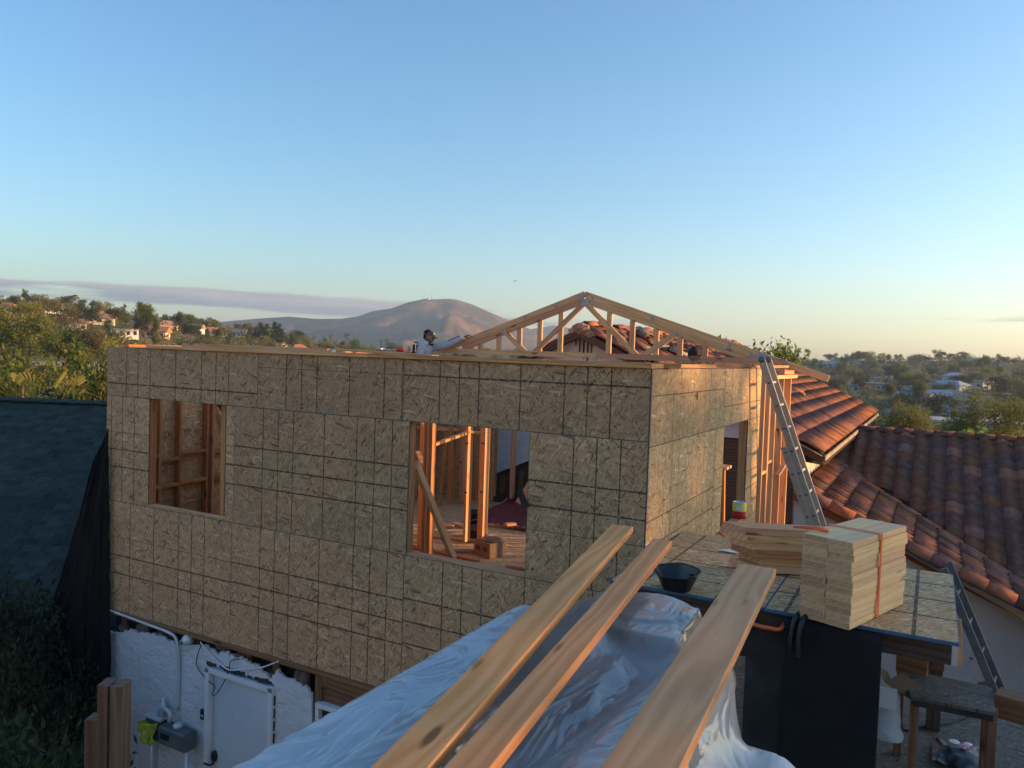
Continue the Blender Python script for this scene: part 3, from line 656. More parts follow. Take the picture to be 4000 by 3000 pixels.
for a, b in (((1971, 1296), (2062, 1385)), ((2078, 1385), (2277, 1190)), ((2293, 1190), (2488, 1390)), ((2512, 1390), (2642, 1303))):
    board('diagonal_web', T(*a, -.003), T(*b, -.003), .038, .089, fir, tr, up=(0, 0, 1))
def plate(px, py, w, h, ang=0):
    p = T(px, py, -.024)
    o = minst('nail_plate', board_mesh(w, h, .0025, M['plate'], .0005), tr, Matrix.Translation(p)@Matrix.Rotation(math.pi/2, 4, 'X')@Matrix.Rotation(ang, 4, 'Z')@Matrix.Translation((-w/2, 0, 0)))
for a in ((2286, 1183, .14, .12), (2286, 1150, .12, .05), (2068, 1384, .1, .09), (2502, 1393, .11, .08), (1975, 1296, .07, .06, .7), (2638, 1305, .07, .06, -.5), (2325, 1402, .1, .08), (2258, 1162, .04, .09), (2313, 1168, .04, .09), (2168, 1200, .035, .09), (2050, 1240, .035, .08), (1897, 1301, .035, .1), (2547, 1245, .03, .09), (2850, 1350, .04, .08), (2985, 1398, .2, .1, -.33), (3060, 1415, .12, .06, -.33), (2940, 1392, .1, .09, -.33)): plate(*a)
# frame stub beyond the sheathing and blocking that catches the low sun
for px, w in ((3010, .05), (3048, .05), (3080, .04)):
    p = PX(px, 1500, XC+.05)
st = thing('stub_wall', 'short sunlit stud wall beyond the side sheathing', 'stud wall', (-1.4, 11.9, FL))
for x, y in [(PY(px, 1500, yy).x, yy) for px, yy in ((2998, 10.6), (3022, 11.0), (3050, 11.4), (3078, 11.7))]: board('stud', (x, y, 2.0), (x, y, 5.28), .089, .038, fir, st, up=(0, 1, 0))
board('top_plate', (-1.86, 10.55, 5.3), (-1.80, 11.8, 5.3), .14, .05, fir, st); board('top_plate', (-1.83, 11.0, 5.36), (-1.80, 11.6, 5.36), .1, .05, fir, st)
board('blocking', (-1.82, 11.0, 3.95), (-1.80, 11.4, 4.05), .06, .038, fir, st); board('blocking', (-1.80, 11.4, 3.0), (-1.78, 11.7, 3.1), .06, .038, fir, st)
# ------------------------------------------------------------------ lower storey of the old house under the addition
YS = 5.735
def CS(cx, cy, Y=YS): return PY(cx*.678, 2250+cy*.678, Y)
lo = thing('stucco_house', 'lower storey of white lumpy stucco with its top edge broken away', 'house', (-6.8, YS, 0))
top = [(650, 322), (690, 330), (725, 315), (770, 316), (800, 330), (850, 332), (900, 338), (935, 352), (960, 372), (1000, 385), (1050, 402), (1090, 396), (1130, 408), (1180, 405), (1215, 425), (1250, 455), (1290, 432), (1320, 452), (1370, 470), (1410, 478), (1450, 515), (1490, 520), (1510, 545), (1560, 590), (1600, 545), (1640, 590), (1690, 600), (1740, 630), (1775, 650), (1800, 690)]
rnd = random.Random(3)
tz = [(CS(a, b).x, CS(a, b).z) for a, b in top]
fine = []
for (x0, z0), (x1, z1) in zip(tz, tz[1:]):
    for k in range(4): t = k/4; fine.append((x0+(x1-x0)*t, z0+(z1-z0)*t+rnd.uniform(-.022, .022)))
dl, dr, dt = -6.72, -5.735, 2.045
xr_ = -5.225
poly = [(XL-.05, 0), (dl, 0), (dl, dt), (dr, dt+.01), (dr, 0), (xr_, 0), (xr_, 1.75)]+[(min(x, xr_), z) for x, z in fine[::-1]]+[(XL-.05, fine[0][1])]
RX = Matrix(((1, 0, 0, 0), (0, 0, -1, YS+.03), (0, 1, 0, 0), (0, 0, 0, 1)))
prism('stucco', poly, .03, M['stucco'], lo, RX)
box('shade_backing', (XL-.05, YS+.16, 0), (XC, YS+.2, ZB+.1), M['gap_shade'], lo)  # flat dark sheet standing for the shade of the open recess
for i in range(11):
    x = XL+.22+i*.405
    if not dl-.03 < x < dr+.03: board('cripple_stud', (x, YS+.085, 0.1), (x, YS+.085, ZB-.06), .038, .09, M['fir_brown'], lo, up=(1, 0, 0))
    else: board('cripple_stud', (x, YS+.085, dt+.08), (x, YS+.085, ZB-.06), .038, .09, M['fir_brown'], lo, up=(1, 0, 0))
board('door_header', (dl-.02, YS+.085, dt+.05), (dr+.02, YS+.085, dt+.05), .09, .09, M['fir_brown'], lo)
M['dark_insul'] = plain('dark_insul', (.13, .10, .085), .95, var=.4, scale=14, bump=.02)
# crumpled insulation stuffed in the gap
for cx, cy, w, h in ((715, 300, .17, .09), (830, 300, .26, .12), (930, 345, .2, .12), (1085, 375, .12, .11), (1290, 410, .22, .08), (1390, 455, .14, .07), (1725, 575, .10, .17), (1760, 590, .12, .2)):
    p = CS(cx, cy, YS+.07); sd = cx*.01
    V = []; Fc = []
    for j in range(7):
        for i in range(10):
            th = math.pi*j/6; ph = 2*math.pi*i/10; rr = 1+.35*nz(math.cos(ph)*1.5+sd, math.sin(ph)*1.5, th)
            V.append(p+Vector((w*.5*math.sin(th)*math.cos(ph)*rr, .06*math.sin(th)*math.sin(ph), h*.5*math.cos(th)*rr)))
    for j in range(6):
        for i in range(10): Fc.append([j*10+i, j*10+(i+1) % 10, (j+1)*10+(i+1) % 10, (j+1)*10+i])
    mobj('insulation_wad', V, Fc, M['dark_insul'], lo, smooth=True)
# door
dr_ = bpy.data.objects.new('door', None); link(dr_, lo, Matrix.Translation((-6.2, YS, 0)))
for a, b in (((dl+.03, 0), (dl+.03, dt-.02)), ((dr-.03, 0), (dr-.03, dt-.02))): board('door_frame', (a[0], YS+.0, a[1]), (b[0], YS+.0, b[1]), .07, .06, M['white_paint'], dr_, up=(1, 0, 0))
board('door_frame', (dl+.0, YS, dt-.045), (dr, YS, dt-.045), .07, .055, M['white_paint'], dr_)
box('door_slab', (dl+.065, YS+.03, .02), (dr-.065, YS+.07, dt-.078), M['door_paint'], dr_)
p = CS(1232, 1040, YS+.01)
lathe('lock', [(0, 0), (.033, 0), (.033, .028), (.026, .034), (0, .034)], M['black_plastic'], dr_, 20, Matrix.Translation(p+Vector((0, .02, 0)))@Matrix.Rotation(math.pi/2, 4, 'X')@Matrix.Diagonal((1, 1.9, 1, 1)))
tube('lever', [p+Vector((0, .0, -.075)), p+Vector((0, -.05, -.075)), p+Vector((-.09, -.055, -.075))], .011, M['black_plastic'], dr_, 8)
p = CS(1177, 795, YS-.004)
box('doorbell', p+Vector((-.03, -.03, -.055)), p+Vector((.03, .002, .055)), M['black_plastic'], lo); box('bell_button', p+Vector((-.012, -.034, -.02)), p+Vector((.012, -.03, .004)), M['galv'], lo)
# torn paper round the door
for i in range(26):
    a = rnd.random(); x = dl+(dr-dl)*a
    board('torn_felt', (x-.03, YS-.004+rnd.uniform(0, .004), dt+.012+rnd.uniform(-.01, .02)), (x+.04, YS-.004, dt+.01+rnd.uniform(-.01, .02)), .006, rnd.uniform(.02, .05), M['felt'], lo)
for i in range(9):
    z = .8+i*.13; board('torn_felt', (dr+.005, YS-.004, z), (dr+.01, YS-.003, z+.1), .006, rnd.uniform(.015, .04), M['felt'], lo, up=(1, 0, 0))
# brown sheathing and a low window right of the stucco
box('bare_sheathing', (xr_+.09, YS+.05, 1.62), (-3.2, YS+.07, ZB-.06), M['fir_brown'], lo)
board('bare_board', (xr_+.1, YS+.03, ZB-.13), (-3.2, YS+.03, ZB-.13), .03, .12, M['fir_brown'], lo)
board('corner_stud', (xr_+.05, YS+.05, 0), (xr_+.05, YS+.05, ZB-.06), .06, .08, M['fir_brown'], lo, up=(1, 0, 0))
wn = bpy.data.objects.new('window', None); link(wn, lo, Matrix.Translation((-4.6, YS, 1)))
p = CS(1835, 740, YS); wx0, wx1, wz1, wz0 = p.x, p.x+1.15, p.z, p.z-1.1
for a, b in (((wx0, wz0), (wx0, wz1)), ((wx1, wz0), (wx1, wz1)), (((wx0+wx1)/2, wz0), ((wx0+wx1)/2, wz1))): board('window_frame', (a[0], YS+.01, a[1]), (b[0], YS+.01, b[1]), .07, .045, M['white_paint'], wn, up=(1, 0, 0))
for z in (wz0, wz1): board('window_frame', (wx0-.02, YS+.008, z), (wx1+.02, YS+.008, z), .072, .045, M['white_paint'], wn)
box('pane', (wx0, YS+.03, wz0), (wx1, YS+.036, wz1), M['glass'], wn)
box('wall_below', (xr_+.09, YS+.045, 0), (-1.9, YS+.07, wz0-.03), M['stucco'], lo)
# conduit, wires, vent cap, utility boxes
tube('conduit', spline([(XL-.1, YS-.03, 2.345), (-7.6, YS-.03, 2.30), (-7.33, YS-.03, 2.285), (-7.2, YS-.03, 2.25), (-7.155, YS-.03, 2.13), (-7.15, YS-.02, 1.95), (-7.15, YS-.012, 1.45)], 6), .017, M['galv'], lo, 10)
def wire(name, pts, r, mat): return tube(name, spline([CS(a, b, YS-.025-.01*(i % 2)) for i, (a, b) in enumerate(pts)], 6), r, mat, lo, 6)
wire('white_wire', [(1155, 380), (1190, 430), (1260, 500), (1320, 540), (1400, 538), (1500, 528), (1570, 505), (1605, 490)], .008, M['white_paint'])
wire('black_wire', [(1160, 395), (1140, 450), (1132, 510), (1160, 560), (1210, 610), (1238, 640), (1222, 680), (1245, 680), (1290, 610), (1320, 535), (1330, 490), (1380, 478)], .005, M['black'])
wire('white_wire', [(1040, 400), (1038, 375), (1060, 368)], .005, M['white_paint']); wire('white_wire', [(1060, 430), (1090, 405), (1150, 398)], .005, M['white_paint'])
p = CS(1083, 368, YS-.01); lathe('vent_cap', [(0, -.05), (.03, -.05), (.06, -.03), (.06, .02), (.045, .05), (0, .05)], M['galv'], lo, 14, Matrix.Translation(p)@Matrix.Rotation(1.1, 4, 'X'))
um = thing('gas_meter', 'grey utility meter box on pipes against the stucco', 'meter', CS(1015, 1000, YS-.12))
a, b = CS(945, 850, YS-.13), CS(1085, 1010, YS-.13)
box('meter_case', (a.x, YS-.2, b.z), (b.x, YS-.03, a.z), M['metal_grey'], um, ch=.02); box('dial', (a.x+.05, YS-.215, a.z-.12), (a.x+.17, YS-.2, a.z-.05), M['glass'], um)
lathe('cap', [(0, 0), (.05, 0), (.05, .03), (.03, .05), (0, .05)], M['galv'], um, 14, Matrix.Translation(((a.x+b.x)/2, YS-.11, a.z)))
tube('pipe', spline([(a.x+.05, YS-.1, a.z+.02), (a.x+.05, YS-.1, a.z+.12), (a.x-.12, YS-.08, a.z+.13), (a.x-.2, YS-.08, a.z+.0)], 5), .022, M['galv'], um, 8)
tube('pipe', [(b.x-.06, YS-.1, b.z+.02), (b.x-.06, YS-.1, 0.05)], .022, M['galv'], um, 8)
a, b = CS(850, 800, YS-.1), CS(930, 960, YS-.1)
ub = thing('utility_cabinet', 'small dented grey utility cabinet beside the meter', 'cabinet', (a.x, YS-.05, b.z)); box('case', (a.x, YS-.12, b.z), (b.x, YS-.005, a.z), M['metal_grey'], ub, ch=.012); box('lid', (a.x-.01, YS-.135, a.z-.01), (b.x+.01, YS-.005, a.z+.015), M['galv'], ub)
tube('pipe', [(a.x+.03, YS-.06, b.z+.01), (a.x+.03, YS-.06, .6), (a.x-.1, YS-.06, .52), (a.x-.25, YS-.06, .55)], .02, M['galv'], ub, 8)
c0 = CS(858, 895, YS-.17)
gl = grid('safety_vest', lambda u, v: c0+Vector(((u-.5)*.25+.05*nz(u*4, v*4, 1), -.03*math.sin(u*11+v*5)-.02-.02*nz(u*9, v*9), (.5-v)*.20+.06*nz(u*3.5, v*3.5, 7)+.03*math.sin(u*8))), 26, 20, M['hivis'], thick=.004); tag(gl, 'crumpled yellow safety vest hung on the grey utility cabinet', 'vest')
p = CS(938, 800, YS-.06); wb = thing('water_bottle', 'clear water bottle standing on the utility cabinet', 'bottle', p)
lathe('bottle', [(0, -.02), (.032, -.02), (.034, .09), (.03, .13), (.012, .16), (.012, .175)], M['galv'], wb, 14, Matrix.Translation(p)); lathe('cap', [(.014, .172), (.014, .19), (0, .19)], M['white_paint'], wb, 12, Matrix.Translation(p))
# doubled post near the camera, lower left
M['post'] = wood('post', (.20, .13, .095), (.12, .07, .048), var=.2)
a = PD(398, 2680, 4.0); a2 = PD(497, 2680, 4.0); w = (a2-a).length
for i, (t0, off, zt, nm, lb, mt) in enumerate(((.22, 0, 3.745, 'timber_post', 'square brown timber post standing clear of the wall, taller of the pair', 'post'), (.74, 0, 3.74, 'timber_post', 'second brown timber fixed to the tall post, lighter edge toward the door', 'post'))):
    p = a.lerp(a2, t0); d = (a2-a).normalized()
    tag(board(nm, (p.x, p.y, 0), (p.x, p.y, zt), .10, w*(.42 if i == 0 else .50), M[mt], None, up=d, ch=.005), lb, 'post')
p = PD(372, 2800, 4.1); tag(board('timber_post', (p.x+.02, p.y, 0), (p.x-.005, p.y, p.z), 0.09, .06, M['post'], None, up=(a2-a).normalized()), 'short tilted timber beside the tall brown post', 'post')
# black sheeting hanging off the house corner
LE = [(425, 1670), (400, 1735), (372, 1790), (340, 1900), (306, 2030), (275, 2160), (240, 2280), (205, 2400), (180, 2550), (165, 2700), (150, 2850), (140, 3000), (130, 3400)]
RE = [(428, 1672), (428, 1740), (432, 1790), (434, 1900), (434, 2030), (436, 2160), (436, 2280), (436, 2400), (438, 2550), (438, 2700), (438, 2850), (438, 3000), (438, 3400)]
def sheet(u, v):
    k = v*(len(LE)-1); i = min(int(k), len(LE)-2); t = k-i
    l = (LE[i][0]+(LE[i+1][0]-LE[i][0])*t, LE[i][1]+(LE[i+1][1]-LE[i][1])*t); r = (RE[i][0]+(RE[i+1][0]-RE[i][0])*t, RE[i][1]+(RE[i+1][1]-RE[i][1])*t)
    x, y = l[0]+(r[0]-l[0])*u, l[1]+(r[1]-l[1])*u
    Y = 5.66-.5*v*(1-u)*1.2
    p = PY(x, y, Y)
    f = min(1, v*4)*(.035*math.sin(u*9+3*nz(v*1.2, u*1.5))+.012*math.sin(u*31+v*2)+.07*nz(u*4, v*2, 2)+.025*nz(u*11, v*5, 4)+.012*nz(u*22, v*26, 6))
    return p+Vector((.2*f, -abs(f)*.9-.01, .0))
sh = grid('plastic_sheeting', sheet, 90, 110, M['black_film'], thick=.002); tag(sh, 'black plastic sheeting hanging in folds off the house corner', 'plastic sheet')
# ------------------------------------------------------------------ cloth solver for the plastic sheet (deterministic, a few seconds)
ZD = 2.9
SUP = [('box', -1.36, -1.14, .7, 3.25, 4.40), ('box', -1.66, -1.38, .95, 3.22, 4.33), ('box', -1.86, -1.72, 1.9, 2.9, 4.10), ('disc', -1.06, 3.28, .20, 4.41), ('box', -1.34, -.84, 2.95, 3.42, 4.40)]
ROLLS = [((-.98, .9), (-1.04, 2.95), 4.21, .125), ((-.50, .8), (-.45, 2.8), 3.98, .17), ((-.83, 1.0), (-.72, 3.0), 4.27, .125)]
def pile_height(X, Y):
    h = np.full(X.shape, ZD+.01)
    def soft(d, top, slope=2.2): return top-np.maximum(d, 0)*slope*3
    for s in SUP:
        if s[0] == 'box':
            d = np.maximum(np.maximum(s[1]-X, X-s[2]), np.maximum(s[3]-Y, Y-s[4])); h = np.maximum(h, np.where(d <= .0, s[5], np.where(d < .10, s[5]-d*12, h)))
        else:
            d = np.hypot(X-s[1], Y-s[2])-s[3]; h = np.maximum(h, np.where(d <= 0, s[4], np.where(d < .10, s[4]-d*12, h)))
    for (x0, y0), (x1, y1), zc, r in ROLLS:
        L = math.hypot(x1-x0, y1-y0); t = ((X-x0)*(x1-x0)+(Y-y0)*(y1-y0))/L**2; px, py = x0+(x1-x0)*t, y0+(y1-y0)*t
        d = np.hypot(X-px, Y-py); rr = np.sqrt(np.maximum(r*r-d*d, 0)); h = np.maximum(h, np.where((t > 0) & (t < 1) & (d < r), zc+rr, h))
    return h
def drape(x0, x1, y0, y1, z0, n, m, steps=150, iters=7, press=()):
    rs = np.random.RandomState(4)
    gx, gy = np.meshgrid(np.linspace(x0, x1, n), np.linspace(y0, y1, m))
    P = np.stack([gx, gy, np.full_like(gx, z0)], 2)
    cx, cy_ = (x0+x1)/2, (y0+y1)/2
    lx, ly = (x1-x0)/(n-1), (y1-y0)/(m-1)
    lo = np.zeros((m, n))
    for k, a in ((3, .5), (7, .3), (17, .2)):
        q = rs.normal(size=(m//k+3, n//k+3)); yy, xx = np.arange(m)/k, np.arange(n)/k; i, j = yy.astype(int), xx.astype(int); fy, fx = (yy-i)[:, None], (xx-j)[None]
        lo += a*((q[i][:, j]*(1-fx)+q[i][:, j+1]*fx)*(1-fy)+(q[i+1][:, j]*(1-fx)+q[i+1][:, j+1]*fx)*fy)
    P[..., 2] += .012*lo
    # the sheet was thrown on, not stretched: it carries a few per cent of slack
    P[..., 0] = cx+(P[..., 0]-cx)*.955; P[..., 1] = cy_+(P[..., 1]-cy_)*.965
    V = np.zeros_like(P); g = np.array([0, 0, -9.8]); dt = 1/50
    def pairs():
        for a, b, L in (((slice(None), slice(None, -1)), (slice(None), slice(1, None)), lx), ((slice(None, -1), slice(None)), (slice(1, None), slice(None)), ly)):
            ax = 1 if L == lx else 0
            for par in (0, 1):
                sa, sb = [slice(None)]*2, [slice(None)]*2
                N = n if ax == 1 else m; e = N-1
                sa[ax] = slice(par, e, 2); k = len(range(par, e, 2)); sb[ax] = slice(par+1, par+1+2*k-1, 2)
                yield tuple(sa), tuple(sb), L, 1.0
    D1 = math.hypot(lx, ly); CON = list(pairs())
    for pr in (0, 1):
        k = len(range(pr, m-1, 2))
        CON.append(((slice(pr, m-1, 2), slice(None, -1)), (slice(pr+1, pr+2*k, 2), slice(1, None)), D1, .35)); CON.append(((slice(pr, m-1, 2), slice(1, None)), (slice(pr+1, pr+2*k, 2), slice(None, -1)), D1, .35))
    BEND = [((slice(None), slice(None, -2)), (slice(None), slice(2, None)), 2*lx, .04), ((slice(None, -2), slice(None)), (slice(2, None), slice(None)), 2*ly, .04)]
    for s in range(steps):
        V *= .985; V += g*dt; V = np.clip(V, -2.5, 2.5); Q = P+V*dt
        for it in range(iters):
            for a, b, L, k in CON+(BEND if it == 0 else []):
                d = Q[b]-Q[a]; l = np.sqrt((d*d).sum(-1, keepdims=True))+1e-9; c = d*((l-L)/l*.5*k)
                Q[a] += c; Q[b] -= c
        h = pile_height(Q[..., 0], Q[..., 1]); hit = Q[..., 2] < h
        # slide back out of steep sides, rest on tops with friction
        deep = hit & (h-Q[..., 2] > .06)
        hp = pile_height(P[..., 0], P[..., 1])
        Q[..., :2][deep] = P[..., :2][deep]; Q[..., 2][deep] = np.maximum(Q[..., 2][deep], hp[deep])
        top = hit & ~deep; Q[..., 2][top] = h[top]; Q[..., :2][top] = P[..., :2][top]*.75+Q[..., :2][top]*.25
        if s > steps*.55:
            for (ax_, ay_), (bx, by), w, z in press:
                L = math.hypot(bx-ax_, by-ay_); ux, uy = (bx-ax_)/L, (by-ay_)/L
                t = (Q[..., 0]-ax_)*ux+(Q[..., 1]-ay_)*uy; d = np.abs(-(Q[..., 0]-ax_)*uy+(Q[..., 1]-ay_)*ux)
                u = (t > -.05) & (t < L) & (d < w/2+.01); Q[..., 2][u] = np.minimum(Q[..., 2][u], z)
        V = (Q-P)/dt; P = Q
    return P
# ------------------------------------------------------------------ scaffold deck, tarp, boards, lumber
ZP = 4.0
dk = thing('scaffold_deck', 'lower work deck of dusty strand board below the lumber platform', 'deck', (0, 3, ZD))
def dpanel(name, x0, x1, y0, y1, z, mat, parent, vl=(), hl=(), edge=None, lw=.012): return panel(name, (x0, y0, z), (1, 0, 0), (0, 1, 0), x1-x0, y1-y0, mat, parent, vl, hl, t=.018, edge=edge, lw=lw)
for i, (x0, x1) in enumerate(((-2.12, -.5), (-.496, .72), (.724, 1.94))):
    for y0, y1 in ((-1.6, .83), (.834, 3.27), (3.274, 6.95)): dpanel('deck_panel', x0, x1, y0, y1, ZD+.001*i, 'osb_dirty', dk, (.4, .8), (.6, 1.2, 1.8), lw=.006)
for y in (-1.5, .8, 3.2, 5.6, 6.8): board('bearer', (-2.1, y, ZD-.11), (1.94, y, ZD-.11), .09, .18, M['fir_old'], dk)
for x in (-1.6, 1.8):
    for y in (-1.5, 3.2, 5.6): board('post', (x, y, 0), (x, y, ZD-.2), .09, .09, M['fir_old'], dk, up=(1, 0, 0))
# platform with the lumber on it
pf = thing('lumber_platform', 'strand board platform with blue edge carrying the stacked lumber', 'platform', (-.8, 5.6, ZP))
fr = PZ(3770, 2517, ZP); bk_ = PZ(3707, 2242, ZP); x1 = (fr.x+bk_.x)/2
xl = PZ(3578, 2350, ZP).x; xl2 = PZ(2965, 2390, ZP).x
py0 = fr.y
panel('platform_panel', (-.84, py0, ZP), (1, 0, 0), (0, 1, 0), x1+.84, bk_.y-py0, 'osb_fresh', pf, (.12, xl+.84), (.42, .82, 1.23), t=.02, edge='edge_blue', lw=.022)
panel('platform_panel', (-1.85, py0+.02, ZP-.003), (1, 0, 0), (0, 1, 0), 1.005, 1.75, 'osb_fresh', pf, (.2, .7), (.35, .8, 1.2), t=.02, edge='edge_blue', lw=.016)
for y in (py0+.12, py0+.85, bk_.y-.1): board('bearer', (-1.84, y, ZP-.025-.07), (x1-.03, y, ZP-.025-.07), .04, .14, M['fir_old'], pf)
for x in (-1.75, -.8, x1-.08):
    for y in ((py0+.17, bk_.y-.15) if x < -1 else (bk_.y-.15,)): board('post', (x, y, ZD+.01), (x, y, ZP-.17), .09, .09, M['fir_old'], pf, up=(1, 0, 0))
a, b = PZ(3045, 2440, ZP), PZ(3438, 2480, ZP)
bs = grid('black_sheet', lambda u, v: Vector((a.x-.01+(b.x-a.x+.02)*u, py0-.035-.012*math.sin(u*5+v*2)-.006*nz(u*6, v*6), ZP-.024-(ZP-ZD-.03)*v)), 20, 16, plain('black_cloth', (.008, .009, .011), .9, var=.3), thick=.004)
tag(bs, 'black sheet hanging from the platform edge below the strapped bundle', 'sheet')
for i, (s, t) in enumerate(((.05, 0), (.095, .03))):
    p = Vector((a.x+s, py0-.05-.02*i, ZP)); tag(tube('black_strap', spline([p+Vector((.14, .35, .012)), p+Vector((.06, .12, .02)), p+Vector((.01, .0, .0)), p+Vector((-.01, -.03, -.12)), p+Vector((-.005, -.03, -.2-t))], 6), .016, M['black_plastic'], n=8), ('black hose end looped over the platform edge', 'second black hose hanging beside the first over the platform edge')[i], 'hose')
# strapped bundle
F0, L0, R0_ = PZ(3320, 2467, ZP), PZ(3123, 2410, ZP), PZ(3529, 2364, ZP)
ex = (R0_-F0).normalized(); ey = Vector((-ex.y, ex.x, 0)); BL = (R0_-F0).length; BW = (L0-F0).length
bd = thing('lumber_bundle', 'tall bundle of short pale boards bound with an orange strap', 'lumber bundle', F0)
rnd = random.Random(5); NL = 13; th = .5/NL
for k in range(NL):
    for c in range(2):
        o = rnd.uniform(-.011, .011); e = rnd.uniform(-.005, .005)
        p = F0+ey*(BW*(.25+.5*c)+e)+Vector((0, 0, ZP-F0.z+.004+th*(k+.5)))
        me = board_mesh(round(BL, 3), BW*.5-.003, th-.0015, M['fir_pale'], .003)
        mw = Matrix((ex, ey, Vector((0, 0, 1)))).transposed().to_4x4(); mw.translation = p+ex*o
        ob = minst('board', me, bd, mw)
        pr = minst('end_face', board_mesh(.0022, BW*.5-.009, th-.008, M['end_grain'], .0004), bd, Matrix.Translation(-ex*.0016)@mw)
        pr.parent = ob; pr.matrix_parent_inverse = mw.inverted()
H = th*NL+.004; t = .46*BL; w_ = .014
lp = []
def sp(u, v, z): return F0+ex*u+ey*v+Vector((0, 0, z))
V = []
for u in (t-w_, t+w_):
    V += [sp(u, -.008, .004), sp(u, -.008, H+.006), sp(u, BW+.008, H+.006), sp(u, BW+.008, .004)]
mobj('strap', V, [[0, 1, 5, 4], [1, 2, 6, 5], [2, 3, 7, 6]], M['orange'], bd)
e0 = sp(.18*BL, BW*.72, H+.008); tube('strap_tail', [e0, e0+ex*-.05+ey*.05+Vector((0, 0, .012)), e0+ex*-.1+ey*.17+Vector((0, 0, .004))], [.012, .013, .006], M['orange'], bd, 6)
# smaller stack with mitred ends
ZS = ZP+.012
sF, sR = PZ(2945, 2235, ZS), PZ(3130, 2245, ZS)
ST = [(2985, 2130, .62), ]
s2 = thing('mitred_stack', 'low stack of short boards with angled ends behind the tall bundle', 'lumber stack', sF)
for k in range(6):
    off = (-.03, .02, -.012, -.05, -.075, -.1)[k]+rnd.uniform(-.006, .006)
    L = .78; w = .19; h = .05
    poly = [(0, .0), (L, 0), (L, w), (-.13, w)] if k % 2 == 0 else [(.02, 0), (L, 0), (L, w), (-.11, w)]
    ax = (sR-sF).normalized(); ay = Vector((-ax.y, ax.x, 0))
    mw = Matrix((ax, ay, Vector((0, 0, 1)))).transposed().to_4x4(); mw.translation = Vector((sF.x, sF.y, ZS+.0525*k))+ax*(off+.02)
    prism('board', poly, h, M['fir_red'] if k in (1, 2) else M['fir'], s2, mw)
for x in (.1, .55): board('sticker', sF+ax*x+ay*.0+Vector((0, 0, -.006+.0)), sF+ax*x+ay*.18+Vector((0, 0, -.006)), .04, .008, M['fir_old'], s2)
# long boards over the tarp
ZB_ = 4.5
def longb(fl, fr_, nl, nr, ext, label, mat, z0=ZB_, z1=ZB_, h=.038):
    fc = (PZ(*fl, z0)+PZ(*fr_, z0))/2; nc = (PZ(*nl, z1)+PZ(*nr, z1))/2
    ax = (fc-nc).normalized(); w = ((PZ(*nl, z1)-PZ(*nr, z1))-ax*((PZ(*nl, z1)-PZ(*nr, z1)).dot(ax))).length
    p1, p0 = fc, nc-ax*ext
    return tag(board('long_board', p0-Vector((0, 0, h/2)), p1-Vector((0, 0, h/2)), w, h, mat, ch=.004), label, 'lumber', 'boards laid over the plastic sheet')
K = 4000/2212
M['fir_long'] = wood('fir_long', (.82, .42, .205), (.64, .295, .125), knots=.95, var=.1)
longb((1314*K, 1133*K), (1375*K, 1137*K), (797*K, 1659*K), (925*K, 1659*K), .5, 'broad knotty board over the plastic sheet, closest to the doorway wall', M['fir_long'])
longb((1413*K, 1163*K), (1449*K, 1168*K), (955*K, 1659*K), (1060*K, 1659*K), .5, 'narrow board with a rounded corner between the two broader boards', M['fir_long'], z0=4.5)
longb((1605*K, 1210*K), (1668*K, 1236*K), (1295*K, 1659*K), (1470*K, 1659*K), .5, 'widest board, running from the plastic sheet to the platform', M['fir_brown'] if 0 else wood('fir_wide', (.68, .365, .215), (.54, .265, .15), knots=.7, var=.05))
